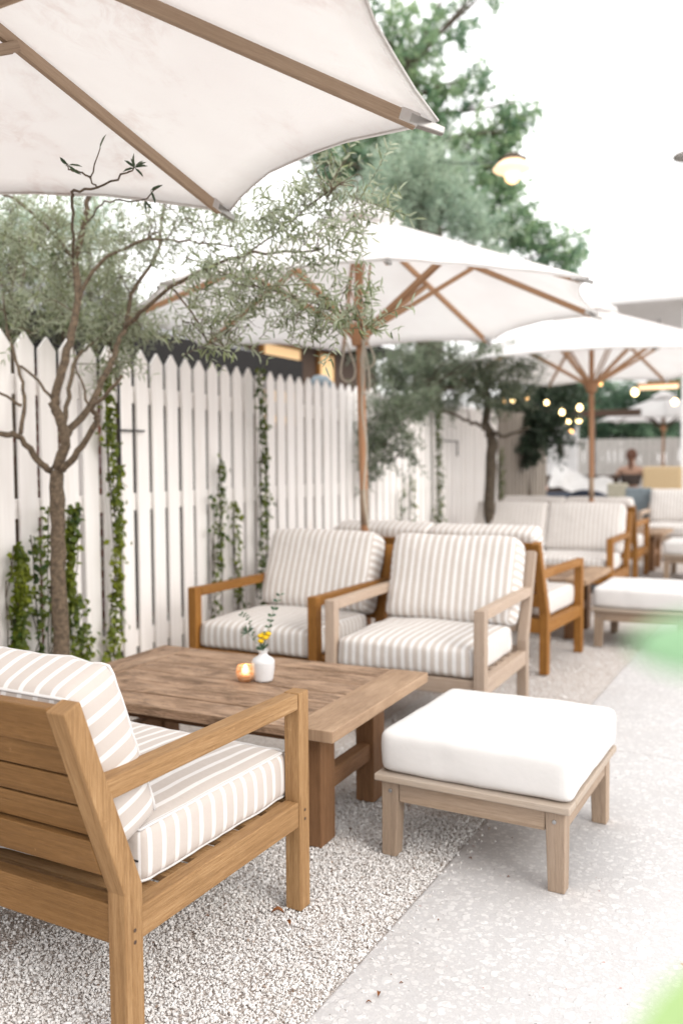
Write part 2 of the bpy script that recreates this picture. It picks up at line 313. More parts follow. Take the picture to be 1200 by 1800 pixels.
def m_fence():
    m, nt, b, out = new_mat('white_fence_paint')
    tc = N(nt, 'ShaderNodeTexCoord')
    geo = N(nt, 'ShaderNodeNewGeometry')
    n = noise_node(nt, mapping(nt, tc.outputs['UV'], (1.5, 26, 1)), 1, 5, .6)
    r = ramp(nt, n.outputs[0], [(.3, (.78, .745, .72)), (.7, (.87, .845, .825))])
    sp = N(nt, 'ShaderNodeSeparateXYZ'); L(nt, geo.outputs['Position'], sp.inputs[0])
    mr = N(nt, 'ShaderNodeMapRange'); L(nt, sp.outputs[2], mr.inputs['Value'])
    mr.inputs['From Min'].default_value = 0; mr.inputs['From Max'].default_value = .55
    mr.inputs['To Min'].default_value = .55; mr.inputs['To Max'].default_value = 0
    big = noise_node(nt, geo.outputs['Position'], 2.6, 5, .7)
    mu = N(nt, 'ShaderNodeMath', operation='MULTIPLY'); L(nt, mr.outputs[0], mu.inputs[0]); L(nt, big.outputs[0], mu.inputs[1])
    c = mixc(nt, mu.outputs[0], r.outputs[0], (.60, .50, .42))
    rs = noise_node(nt, mapping(nt, geo.outputs['Position'], (9, 9, 1.1)), 1, 3, .5)
    rf = ramp(nt, rs.outputs[0], [(.68, (0, 0, 0)), (.78, (.35, .35, .35))])
    c = mixc(nt, rf.outputs[0], c, (.55, .36, .22))
    L(nt, c, b.inputs['Base Color'])
    b.inputs['Roughness'].default_value = .65
    bump(nt, b, n.outputs[0], .25, .003)
    return m
M['fence'] = m_fence()
M['fence_shaded'] = wood('shaded_fence_board', (.40, .35, .30), (.32, .28, .24), (.22, .19, .16), .4)  # left fence carried on in shade; the shade is in this darker wood
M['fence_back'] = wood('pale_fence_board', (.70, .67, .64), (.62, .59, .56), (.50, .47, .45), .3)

def m_gravel():
    m, nt, b, out = new_mat('white_gravel')
    geo = N(nt, 'ShaderNodeNewGeometry')
    v = N(nt, 'ShaderNodeTexVoronoi', i_Scale=150.)
    L(nt, geo.outputs['Position'], v.inputs['Vector'])
    big = noise_node(nt, geo.outputs['Position'], 2.2, 4, .6)
    sep = N(nt, 'ShaderNodeSeparateColor'); L(nt, v.outputs['Color'], sep.inputs[0])
    r = ramp(nt, sep.outputs[0], [(0, (.40, .31, .26)), (.05, (.64, .57, .52)), (.25, (.84, .78, .74)), (1, (.95, .91, .88))])
    gap = ramp(nt, v.outputs['Distance'], [(.35, (1, 1, 1)), (.8, (.76, .71, .67))])
    c = mixc(nt, 1., r.outputs[0], gap.outputs[0], 'MULTIPLY')
    c = mixc(nt, ramp(nt, big.outputs[0], [(.45, (0, 0, 0)), (.8, (.35, .35, .35))]).outputs[0], c, (.50, .42, .36))
    L(nt, c, b.inputs['Base Color'])
    b.inputs['Roughness'].default_value = .9
    inv = N(nt, 'ShaderNodeMath', operation='SUBTRACT'); inv.inputs[0].default_value = 1; L(nt, v.outputs['Distance'], inv.inputs[1])
    bump(nt, b, inv.outputs[0], .9, .008)
    return m
M['gravel'] = m_gravel()

def m_stone():
    m, nt, b, out = new_mat('white_gravel_stone')
    at = N(nt, 'ShaderNodeAttribute', attribute_name='tint')
    r = ramp(nt, at.outputs['Fac'], [(0, (.20, .12, .08)), (.010, (.50, .41, .35)), (.03, (.80, .755, .72)), (.3, (.93, .90, .875)), (1, (.99, .975, .96))])
    tc = N(nt, 'ShaderNodeTexCoord')
    n = noise_node(nt, tc.outputs['Object'], 300, 3)
    c = mixc(nt, .25, r.outputs[0], n.outputs['Color'], 'SOFT_LIGHT')
    L(nt, c, b.inputs['Base Color'])
    b.inputs['Roughness'].default_value = .8
    return m
M['stone'] = m_stone()

def m_concrete():
    m, nt, b, out = new_mat('shell_concrete')
    geo = N(nt, 'ShaderNodeNewGeometry')
    pos = geo.outputs['Position']
    wob = noise_node(nt, pos, 26, 3, .6)
    vm = N(nt, 'ShaderNodeVectorMath', operation='SCALE'); L(nt, wob.outputs['Color'], vm.inputs[0]); vm.inputs['Scale'].default_value = .03
    va = N(nt, 'ShaderNodeVectorMath', operation='ADD'); L(nt, pos, va.inputs[0]); L(nt, vm.outputs[0], va.inputs[1])
    base = noise_node(nt, pos, 5, 6, .65)
    fine = noise_node(nt, pos, 160, 4, .7)
    c = ramp(nt, base.outputs[0], [(.3, (.56, .55, .55)), (.7, (.635, .625, .625))]).outputs[0]
    c = mixc(nt, .3, c, ramp(nt, fine.outputs[0], [(.35, (.44, .43, .43)), (.65, (.66, .65, .65))]).outputs[0])
    hs = None
    for sc, th, dens, col in ((34., .36, .55, (.735, .725, .72)), (52., .40, .7, (.77, .76, .755)), (95., .42, .75, (.71, .695, .69)), (36., .13, .07, (.55, .30, .25)), (75., .17, .06, (.28, .26, .25))):
        v = N(nt, 'ShaderNodeTexVoronoi', i_Scale=sc)
        vv = N(nt, 'ShaderNodeVectorMath', operation='ADD'); L(nt, va.outputs[0], vv.inputs[0]); vv.inputs[1].default_value = (sc * .37, sc * .11, 0)
        mp = N(nt, 'ShaderNodeMapping'); mp.inputs['Scale'].default_value = (1, 1, .02); L(nt, vv.outputs[0], mp.inputs[0])
        L(nt, mp.outputs[0], v.inputs['Vector'])
        sep = N(nt, 'ShaderNodeSeparateColor'); L(nt, v.outputs['Color'], sep.inputs[0])
        rnd = N(nt, 'ShaderNodeMath', operation='LESS_THAN'); L(nt, sep.outputs[0], rnd.inputs[0]); rnd.inputs[1].default_value = dens
        rad = N(nt, 'ShaderNodeMath', operation='MULTIPLY_ADD'); L(nt, sep.outputs[1], rad.inputs[0]); rad.inputs[1].default_value = th; rad.inputs[2].default_value = th * .45
        df = N(nt, 'ShaderNodeMath', operation='SUBTRACT'); L(nt, rad.outputs[0], df.inputs[0]); L(nt, v.outputs['Distance'], df.inputs[1])
        sm = N(nt, 'ShaderNodeMapRange'); L(nt, df.outputs[0], sm.inputs['Value']); sm.inputs['From Min'].default_value = 0; sm.inputs['From Max'].default_value = .07
        f = N(nt, 'ShaderNodeMath', operation='MULTIPLY'); L(nt, sm.outputs[0], f.inputs[0]); L(nt, rnd.outputs[0], f.inputs[1])
        cc = mixc(nt, sep.outputs[2], tuple(x * .88 for x in col), col)
        c = mixc(nt, f.outputs[0], c, cc)
        if hs is None:
            hs = f.outputs[0]
    st = noise_node(nt, pos, 1.3, 6, .7, .6)
    c = mixc(nt, ramp(nt, st.outputs[0], [(.5, (0, 0, 0)), (.75, (.4, .4, .4))]).outputs[0], c, (.50, .47, .45))
    # expansion joints every 1.2 m
    sp = N(nt, 'ShaderNodeSeparateXYZ'); L(nt, va.outputs[0], sp.inputs[0])
    a1 = N(nt, 'ShaderNodeMath', operation='SUBTRACT'); L(nt, sp.outputs[1], a1.inputs[0]); a1.inputs[1].default_value = 3.715 - 3.3 * 2 + .015
    d1 = N(nt, 'ShaderNodeMath', operation='DIVIDE'); L(nt, a1.outputs[0], d1.inputs[0]); d1.inputs[1].default_value = 3.3
    f1 = N(nt, 'ShaderNodeMath', operation='FRACT'); L(nt, d1.outputs[0], f1.inputs[0])
    pp = N(nt, 'ShaderNodeMath', operation='PINGPONG'); L(nt, f1.outputs[0], pp.inputs[0]); pp.inputs[1].default_value = .5
    jl = N(nt, 'ShaderNodeMath', operation='LESS_THAN'); L(nt, pp.outputs[0], jl.inputs[0]); jl.inputs[1].default_value = .0013
    jm = N(nt, 'ShaderNodeMath', operation='MULTIPLY'); L(nt, jl.outputs[0], jm.inputs[0]); jm.inputs[1].default_value = .45
    c = mixc(nt, jm.outputs[0], c, (.36, .33, .32))
    L(nt, c, b.inputs['Base Color'])
    b.inputs['Roughness'].default_value = .75
    ad = N(nt, 'ShaderNodeMath', operation='ADD'); L(nt, fine.outputs[0], ad.inputs[0]); L(nt, hs, ad.inputs[1])
    bump(nt, b, ad.outputs[0], .35, .003)
    return m
M['concrete'] = m_concrete()

def m_brick():
    m, nt, b, out = new_mat('red_brick')
    tc = N(nt, 'ShaderNodeTexCoord')
    br = N(nt, 'ShaderNodeTexBrick')
    br.inputs['Scale'].default_value = 1.
    br.inputs['Brick Width'].default_value = .22
    br.inputs['Row Height'].default_value = .075
    br.inputs['Mortar Size'].default_value = .008
    br.inputs['Color1'].default_value = (.20, .075, .045, 1)
    br.inputs['Color2'].default_value = (.12, .05, .035, 1)
    br.inputs['Mortar'].default_value = (.42, .38, .34, 1)
    L(nt, tc.outputs['UV'], br.inputs['Vector'])
    n = noise_node(nt, tc.outputs['Object'], 8, 4)
    c = mixc(nt, .4, br.outputs['Color'], n.outputs['Color'], 'SOFT_LIGHT')
    L(nt, c, b.inputs['Base Color'])
    b.inputs['Roughness'].default_value = .9
    return m
M['brick'] = m_brick()
M['shingle'] = plain('grey_shingle', (.36, .36, .365), .9, 0, .25, 18, .02)
M['yellow_board'] = plain('amber_board', (.62, .40, .16), .7, 0, .1, 5)

def m_wicker():
    m, nt, b, out = new_mat('honey_wicker')
    tc = N(nt, 'ShaderNodeTexCoord')
    w = N(nt, 'ShaderNodeTexWave'); w.inputs['Scale'].default_value = 22; w.bands_direction = 'Z'
    w2 = N(nt, 'ShaderNodeTexWave'); w2.inputs['Scale'].default_value = 30; w2.bands_direction = 'X'
    L(nt, tc.outputs['Object'], w.inputs['Vector']); L(nt, tc.outputs['Object'], w2.inputs['Vector'])
    mu = N(nt, 'ShaderNodeMath', operation='MULTIPLY'); L(nt, w.outputs['Fac'], mu.inputs[0]); L(nt, w2.outputs['Fac'], mu.inputs[1])
    r = ramp(nt, mu.outputs[0], [(0, (.60, .43, .24)), (.6, (.86, .68, .44))])
    L(nt, r.outputs[0], b.inputs['Base Color'])
    bump(nt, b, mu.outputs[0], .5, .01)
    return m
M['wicker'] = m_wicker()

def m_votive():
    m, nt, b, out = new_mat('copper_glass')
    tc = N(nt, 'ShaderNodeTexCoord')
    v = N(nt, 'ShaderNodeTexVoronoi', i_Scale=70.)
    L(nt, tc.outputs['Object'], v.inputs['Vector'])
    r = ramp(nt, v.outputs['Distance'], [(.1, (1., .76, .52)), (.6, (.72, .36, .18))])
    L(nt, r.outputs[0], b.inputs['Base Color'])
    b.inputs['Roughness'].default_value = .25
    b.inputs['Metallic'].default_value = .3
    sp = N(nt, 'ShaderNodeSeparateXYZ'); L(nt, tc.outputs['Object'], sp.inputs[0])
    mr = N(nt, 'ShaderNodeMapRange'); L(nt, sp.outputs[2], mr.inputs['Value'])
    mr.inputs['From Min'].default_value = .008; mr.inputs['From Max'].default_value = .035
    mr.inputs['To Min'].default_value = .05; mr.inputs['To Max'].default_value = .55
    L(nt, r.outputs[0], b.inputs['Emission Color'])
    L(nt, mr.outputs[0], b.inputs['Emission Strength'])  # candlelight in the glass put in as emission, stronger upward
    bump(nt, b, v.outputs['Distance'], .6, .004)
    tp = N(nt, 'ShaderNodeBsdfTransparent'); tp.inputs['Color'].default_value = (1, .86, .70, 1)
    ms = N(nt, 'ShaderNodeMixShader'); ms.inputs[0].default_value = .5
    L(nt, b.outputs[0], ms.inputs[1]); L(nt, tp.outputs[0], ms.inputs[2]); L(nt, ms.outputs[0], out.inputs[0])
    return m
M['votive'] = m_votive()
M['flame'] = emit('candle_flame', (1., .80, .50), 12.)
M['yellow_flower'] = plain('yellow_petals', (.85, .56, .01), .7, 0, .1, 200)
M['stem'] = plain('green_stem', (.12, .17, .08), .7)
M['eucalyptus'] = leafmat('eucalyptus_leaves', (.07, .13, .085), (.16, .23, .15), None, .2)

# ------------------------------------------------------------------ mesh helpers
class MB:
    def __init__(s):
        s.v = []; s.f = []; s.uv = []; s.sm = []
    def face(s, idx, uvs, smooth=False):
        s.f.append(tuple(idx)); s.uv.append(uvs); s.sm.append(smooth)
    def hexa(s, p, ax=None):
        """p: 8 points, bottom 4 (ccw from above) then top 4. grain runs along the longest edge direction"""
        b = len(s.v)
        P = [Vector(q) for q in p]
        s.v.extend([tuple(q) for q in P])
        ex, ey, ez = (P[1] - P[0]), (P[3] - P[0]), (P[4] - P[0])
        dims = [ex.length, ey.length, ez.length]
        k = dims.index(max(dims)) if ax is None else ax
        g = [ex, ey, ez][k].normalized()
        ou, ov = random.uniform(0, 40), random.uniform(0, 40)
        for q in ((0, 3, 2, 1), (4, 5, 6, 7), (0, 1, 5, 4), (1, 2, 6, 5), (2, 3, 7, 6), (3, 0, 4, 7)):
            n = (P[q[1]] - P[q[0]]).cross(P[q[2]] - P[q[0]])
            w = g.cross(n.normalized()) if n.length > 1e-12 else Vector((0, 0, 1))
            if w.length < .2:
                w = (P[q[1]] - P[q[0]]).normalized()
                gg = (P[q[3]] - P[q[0]]).normalized() * .12
            else:
                gg = g
            s.face([b + i for i in q], [(P[i].dot(gg) + ou, P[i].dot(w) + ov) for i in q])
        return s
    def box(s, x0, x1, y0, y1, z0, z1, ax=None):
        return s.hexa([(x0, y0, z0), (x1, y0, z0), (x1, y1, z0), (x0, y1, z0), (x0, y0, z1), (x1, y0, z1), (x1, y1, z1), (x0, y1, z1)], ax)
    def beam(s, a, b, w, h, up=(0, 0, 1), w2=None, h2=None):
        a, b = Vector(a), Vector(b)
        d = (b - a).normalized()
        x = d.cross(Vector(up))
        x = x.normalized() if x.length > 1e-5 else Vector((1, 0, 0))
        u = x.cross(d)
        w2 = w2 or w; h2 = h2 or h
        q = []
        for c, ww, hh in ((a, w, h), (b, w2, h2)):
            for sx, su in ((-1, -1), (1, -1), (1, 1), (-1, 1)):
                q.append(c + x * (sx * ww / 2) + u * (su * hh / 2))
        return s.hexa(q, 2)
    def tube(s, pts, rad, n=8, cap=True):
        pts = [Vector(p) for p in pts]
        if not hasattr(rad, '__len__'):
            rad = [rad] * len(pts)
        rings = []
        ref = Vector((.31, .22, .92))
        prev = None
        ou = random.uniform(0, 10); acc = 0
        for i, p in enumerate(pts):
            t = (pts[min(i + 1, len(pts) - 1)] - pts[max(i - 1, 0)])
            t = t.normalized() if t.length > 1e-9 else Vector((0, 0, 1))
            if prev is None:
                x = t.cross(ref)
                if x.length < .05: x = t.cross(Vector((1, 0, 0)))
            else:
                x = prev - t * prev.dot(t)
            x.normalize(); prev = x
            y = t.cross(x)
            b = len(s.v)
            for k in range(n):
                a = 2 * PI * k / n
                s.v.append(tuple(p + (x * math.cos(a) + y * math.sin(a)) * rad[i]))
            if i: acc += (p - pts[i - 1]).length
            rings.append((b, acc))
        for (b0, a0), (b1, a1) in zip(rings, rings[1:]):
            for k in range(n):
                k2 = (k + 1) % n
                s.face((b0 + k, b0 + k2, b1 + k2, b1 + k), [(a0 + ou, k * .02), (a0 + ou, k * .02 + .02), (a1 + ou, k * .02 + .02), (a1 + ou, k * .02)], True)
        if cap:
            b0 = rings[0][0]; b1 = rings[-1][0]
            s.face([b0 + k for k in range(n)][::-1], [(0, 0)] * n)
            s.face([b1 + k for k in range(n)], [(0, 0)] * n)
        return s
    def lathe(s, prof, n=28, c=(0, 0, 0), smooth=True):
        rings = []
        for r, z in prof:
            b = len(s.v)
            for k in range(n):
                a = 2 * PI * k / n
                s.v.append((c[0] + r * math.cos(a), c[1] + r * math.sin(a), c[2] + z))
            rings.append(b)
        for b0, b1 in zip(rings, rings[1:]):
            for k in range(n):
                k2 = (k + 1) % n
                s.face((b0 + k, b0 + k2, b1 + k2, b1 + k), [(0, 0), (.1, 0), (.1, .1), (0, .1)], smooth)
        return s
    def prism_x(s, prof, x0, x1):
        """profile of (y,z) points, extruded along x; grain along z"""
        b = len(s.v); n = len(prof)
        for x in (x0, x1):
            for y, z in prof: s.v.append((x, y, z))
        o1, o2 = random.uniform(0, 40), random.uniform(0, 40)
        s.face([b + i for i in range(n)][::-1], [(prof[i][1] + o1, prof[i][0] + o2) for i in range(n)][::-1])
        s.face([b + n + i for i in range(n)], [(prof[i][1] + o1, prof[i][0] + o2 + .3) for i in range(n)])
        for i in range(n):
            j = (i + 1) % n
            s.face((b + i, b + j, b + n + j, b + n + i), [(prof[i][1] + o1, o2 + .5), (prof[j][1] + o1, o2 + .5), (prof[j][1] + o1, o2 + .5 + abs(x1 - x0)), (prof[i][1] + o1, o2 + .5 + abs(x1 - x0))])
        return s
    def build(s, name, mat, parent=None, bevel=0., seg=2):
        me = bpy.data.meshes.new(name)
        me.from_pydata(s.v, [], s.f)
        uvl = me.uv_layers.new(name='UVMap')
        flat = [c for fu in s.uv for q in fu for c in q]
        uvl.data.foreach_set('uv', flat)
        me.polygons.foreach_set('use_smooth', s.sm)
        bmm = bmesh.new(); bmm.from_mesh(me); bmesh.ops.recalc_face_normals(bmm, faces=bmm.faces); bmm.to_mesh(me); bmm.free()
        me.materials.append(mat)
        o = bpy.data.objects.new(name, me)
        COL.objects.link(o)
        if parent is not None: o.parent = parent
        if bevel:
            bv = o.modifiers.new('bevel', 'BEVEL'); bv.width = bevel; bv.segments = seg; bv.limit_method = 'ANGLE'; bv.angle_limit = math.radians(35)
        return o

def np_mesh(name, verts, faces, mats, parent=None, tint=None, matidx=None, smooth=False):
    """verts (n,3), faces list of equal-width int arrays"""
    me = bpy.data.meshes.new(name)
    verts = np.asarray(verts, np.float32)
    me.vertices.add(len(verts)); me.vertices.foreach_set('co', verts.ravel())
    loops = np.concatenate([f.ravel() for f in faces]).astype(np.int32)
    sizes = np.concatenate([np.full(len(f), f.shape[1]) for f in faces]).astype(np.int32)
    starts = np.concatenate([[0], np.cumsum(sizes)[:-1]]).astype(np.int32)
    me.loops.add(len(loops)); me.loops.foreach_set('vertex_index', loops)
    me.polygons.add(len(sizes)); me.polygons.foreach_set('loop_start', starts); me.polygons.foreach_set('loop_total', sizes)
    if matidx is not None: me.polygons.foreach_set('material_index', np.asarray(matidx, np.int32))
    me.polygons.foreach_set('use_smooth', np.full(len(sizes), smooth))
    if tint is not None:
        a = me.attributes.new('tint', 'FLOAT', 'POINT'); a.data.foreach_set('value', np.asarray(tint, np.float32))
    me.update(calc_edges=True)
    for m in mats: me.materials.append(m)
    o = bpy.data.objects.new(name, me); COL.objects.link(o)
    if parent is not None: o.parent = parent
    return o

def tag(o, label=None, cat=None, group=None, kind=None):
    if label: o['label'] = label
    if cat: o['category'] = cat
    if group: o['group'] = group
    if kind: o['kind'] = kind
    return o

def thing(name, loc, rz, label, cat, group=None):
    o = bpy.data.objects.new(name, None); COL.objects.link(o)
    o.location = loc; o.rotation_euler = (0, 0, rz)
    o.empty_display_size = .1
    return tag(o, label, cat, group)

def copy_thing(root, loc, rz, label, group=None):
    r = root.copy(); COL.objects.link(r); r.location = loc; r.rotation_euler = (0, 0, rz)
    r['label'] = label
    if group: r['group'] = group
    for ch in list(root.children):
        c = ch.copy(); COL.objects.link(c); c.parent = r
        for g in ch.children:
            d = g.copy(); COL.objects.link(d); d.parent = c
    return r

def cushion(name, sx, sy, sz, mat, parent, r=.03, puff=.02, n=22, loc=(0, 0, 0), rx=0., seed=0, wr=.004, thin=2, piping=None, sag=0.):
    """stuffed box cushion centred on its origin; UV u is the stripe direction in metres"""
    half = Vector((sx / 2, sy / 2, sz / 2))
    idx = {}; V = []; F = []; UV = []
    sideaxis = 1 if sy > sz else 2
    nn = [max(8, int(n * d / max(sx, sy, sz))) for d in (sx, sy, sz)]
    def vert(a, b, c):
        key = (a, b, c)
        if key in idx: return idx[key]
        q = Vector((a / nn[0] * 2 - 1, b / nn[1] * 2 - 1, c / nn[2] * 2 - 1))
        p = Vector((q.x * half.x, q.y * half.y, q.z * half.z))
        inner = Vector((max(half.x - r, .001), max(half.y - r, .001), max(half.z - r, .001)))
        cl = Vector((max(-inner.x, min(inner.x, p.x)), max(-inner.y, min(inner.y, p.y)), max(-inner.z, min(inner.z, p.z))))
        d = p - cl
        if d.length > 1e-9:
            m = max(abs(d.x), abs(d.y), abs(d.z))
            p = cl + d.normalized() * min(r, m)
        w = [1 - q.x ** 2, 1 - q.y ** 2, 1 - q.z ** 2]
        ax = thin
        o = [i for i in range(3) if i != ax]
        k = (max(w[o[0]], 0) ** .6) * (max(w[o[1]], 0) ** .6)
        p[ax] += (1 if q[ax] > 0 else -1) * abs(q[ax]) * puff * k
        for i in o:
            j = [x for x in o if x != i][0]
            p[i] += q[i] * puff * .55 * max(w[ax], 0) ** .7 * (.35 + .65 * max(w[j], 0) ** .5)
        nz = mnoise.noise(Vector((p.x * 7 + seed * 3.1, p.y * 7 + seed, p.z * 7))) * wr + mnoise.noise(Vector((p.x * 19 + seed, p.y * 19, p.z * 19))) * wr * .45
        p += Vector((q.x * abs(q.x), q.y * abs(q.y), q.z * abs(q.z))) * nz
        if sag: p.z -= sag * max(w[0], 0) * (1 if q.z > 0 else .3)
        idx[key] = len(V); V.append(p)
        return idx[key]
    def addface(keys, u):
        F.append([vert(*k) for k in keys])
        UV.append([((k[u] / nn[u]) * [sx, sy, sz][u] + 100, 0) for k in keys])
    for i in range(nn[0]):
        for j in range(nn[1]):
            addface([(i, j, 0), (i, j + 1, 0), (i + 1, j + 1, 0), (i + 1, j, 0)], 0)
            addface([(i, j, nn[2]), (i + 1, j, nn[2]), (i + 1, j + 1, nn[2]), (i, j + 1, nn[2])], 0)
        for k in range(nn[2]):
            addface([(i, 0, k), (i + 1, 0, k), (i + 1, 0, k + 1), (i, 0, k + 1)], 0)
            addface([(i, nn[1], k), (i, nn[1], k + 1), (i + 1, nn[1], k + 1), (i + 1, nn[1], k)], 0)
    for j in range(nn[1]):
        for k in range(nn[2]):
            addface([(0, j, k), (0, j, k + 1), (0, j + 1, k + 1), (0, j + 1, k)], sideaxis)
            addface([(nn[0], j, k), (nn[0], j + 1, k), (nn[0], j + 1, k + 1), (nn[0], j, k + 1)], sideaxis)
    me = bpy.data.meshes.new(name)
    me.from_pydata([tuple(v) for v in V], [], F)
    uvl = me.uv_layers.new(name='UVMap')
    uvl.data.foreach_set('uv', [c for f in UV for q in f for c in q])
    me.polygons.foreach_set('use_smooth', [True] * len(F))
    me.materials.append(mat)
    o = bpy.data.objects.new(name, me); COL.objects.link(o)
    o.parent = parent; o.location = loc; o.rotation_euler = (rx, 0, 0)
    ss = o.modifiers.new('sub', 'SUBSURF'); ss.levels = 1; ss.render_levels = 1
    if piping:
        # seam cord around the two large faces
        o1, o2 = [i for i in range(3) if i != thin]
        for end in (0, nn[thin]):
            ring = []
            for a in range(nn[o1]): ring.append((o1, a, o2, 0))
            for a in range(nn[o2]): ring.append((o1, nn[o1], o2, a))
            for a in range(nn[o1], 0, -1): ring.append((o1, a, o2, nn[o2]))
            for a in range(nn[o2], 0, -1): ring.append((o1, 0, o2, a))
            pts = []
            for (_, a, _, b) in ring:
                key = [0, 0, 0]; key[o1] = a; key[o2] = b; key[thin] = end
                pts.append(V[idx[tuple(key)]])
            pts = pts + pts[:2]
            mb = MB(); mb.tube(pts, piping, 6, False)
            pb = mb.build('piping', M['white_cloth'], o)
    return o

# ------------------------------------------------------------------ leaves
def leaf_arrays(P, D, Nn, Ln, W, fold=.25, curl=.12):
    """six-vertex folded leaves at P pointing along D with normal Nn"""
    D = D / (np.linalg.norm(D, axis=1, keepdims=True) + 1e-9)
    S = np.cross(D, Nn); S /= (np.linalg.norm(S, axis=1, keepdims=True) + 1e-9)
    U = np.cross(S, D)
    Ln = Ln[:, None]; W = W[:, None]
    v = np.stack([P,
                  P + D * Ln * .30 + S * W * .46 + U * W * fold,
                  P + D * Ln * .68 + S * W * .42 + U * (W * fold - Ln * curl * .3),
                  P + D * Ln - U * Ln * curl,
                  P + D * Ln * .68 - S * W * .42 + U * (W * fold - Ln * curl * .3),
                  P + D * Ln * .30 - S * W * .46 + U * W * fold], 1)
    n = len(P)
    b = (np.arange(n) * 6)[:, None]
    f = np.concatenate([b + np.array([[0, 1, 2, 3]]), b + np.array([[0, 3, 4, 5]])], 0)
    return v.reshape(-1, 3), f

def unit(n):
    v = RNG.normal(size=(n, 3)); return v / np.linalg.norm(v, axis=1, keepdims=True)

def crown(name, blobs, centre, leafL, leafW, perT, twigL, mats, parent, droop=-.15, up=.2, twig_r=.0012, links=None, xmin=None, keep=None, pair=True):
    """leafy twigs spread through the crown's clumps; centre pushes them outwards"""
    tv = []; tf = []; LP = []; LD = []; LN = []; LS = []
    nb = 0
    for (cx, cy, cz, r, n) in blobs:
        c = np.array([cx, cy, cz])
        shade = RNG.uniform(-.12, .12)
        pts = c + unit(n) * (RNG.random((n, 1)) ** .45) * r * np.array([1, 1, .9])
        for p in pts:
            if xmin is not None and p[0] < xmin and p[2] < 1.86: continue
            out = p - np.array(centre); out /= np.linalg.norm(out) + 1e-9
            d = out * .55 + RNG.normal(size=3) * .55 + np.array([0, 0, up]); d /= np.linalg.norm(d)
            Lt = twigL * RNG.uniform(.6, 1.3)
            k = max(3, int(perT * Lt / twigL))
            t = np.linspace(0, 1, k)[:, None]
            bend = np.array([0, 0, droop]) * Lt + RNG.normal(size=3) * .12 * Lt
            q = p + d * Lt * (t - .35) + bend * t ** 2
            if twig_r:
                mid = q[::max(1, k // 4)]
                if len(mid) >= 2:
                    tv.append(mid)
            tan = np.gradient(q, axis=0); tan /= np.linalg.norm(tan, axis=1, keepdims=True) + 1e-9
            side = np.cross(tan, RNG.normal(size=3)); side /= np.linalg.norm(side, axis=1, keepdims=True) + 1e-9
            for sgn in ((1, -1) if pair else (1,)):
                alt = side * sgn
                if True:
                    rot = np.cross(tan, side)
                    a = (np.arange(k) % 2)[:, None]
                    alt = (side * (1 - a) + rot * a) * sgn
                ld = tan * .55 + alt * .8 + RNG.normal(size=(k, 3)) * .2 + np.array([0, 0, -.08])
                LP.append(q); LD.append(ld)
                LN.append(RNG.normal(size=(k, 3)) * .5 + np.array([0, 0, 1.]))
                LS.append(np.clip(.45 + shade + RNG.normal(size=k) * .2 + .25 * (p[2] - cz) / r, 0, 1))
    P = np.concatenate(LP); Dd = np.concatenate(LD); Nn = np.concatenate(LN); S = np.concatenate(LS)
    n = len(P)
    Lf = leafL * RNG.uniform(.6, 1.2, n); Wf = leafW * RNG.uniform(.7, 1.2, n)
    v, f = leaf_arrays(P, Dd, Nn, Lf, Wf)
    tint = np.repeat(S, 6)
    V = [v]; F = [f]; MI = [np.zeros(len(f))]; T = [tint]; off = len(v)
    if twig_r:
        # three-sided twigs
        for mid in tv:
            k = len(mid)
            tan = mid[-1] - mid[0]; tan = tan / (np.linalg.norm(tan) + 1e-9)
            x = np.cross(tan, [.3, .5, .8]); x /= np.linalg.norm(x) + 1e-9; y = np.cross(tan, x)
            ring = []
            for a in (0, 2.1, 4.2):
                ring.append(mid + (x * math.cos(a) + y * math.sin(a)) * (twig_r * np.linspace(1.2, .6, k)[:, None]))
            vv = np.stack(ring, 1).reshape(-1, 3)
            ff = []
            for i in range(k - 1):
                for j in range(3):
                    ff.append([off + i * 3 + j, off + i * 3 + (j + 1) % 3, off + (i + 1) * 3 + (j + 1) % 3, off + (i + 1) * 3 + j])
            V.append(vv); F.append(np.array(ff)); MI.append(np.ones(len(ff))); T.append(np.full(len(vv), .4)); off += len(vv)
    return np_mesh(name, np.concatenate(V), F, mats, parent, np.concatenate(T), np.concatenate(MI))

def smooth_path(pts, sub=4, jit=0.):
    pts = [Vector(p) for p in pts]
    if len(pts) < 3: return pts
    out = []
    for i in range(len(pts) - 1):
        p0 = pts[max(i - 1, 0)]; p1 = pts[i]; p2 = pts[i + 1]; p3 = pts[min(i + 2, len(pts) - 1)]
        for s in range(sub):
            t = s / sub
            q = .5 * ((2 * p1) + (p2 - p0) * t + (2 * p0 - 5 * p1 + 4 * p2 - p3) * t * t + (3 * p1 - p0 - 3 * p2 + p3) * t ** 3)
            if jit and i + s: q += Vector((random.gauss(0, jit), random.gauss(0, jit), random.gauss(0, jit)))
            out.append(q)
    out.append(pts[-1])
    return out

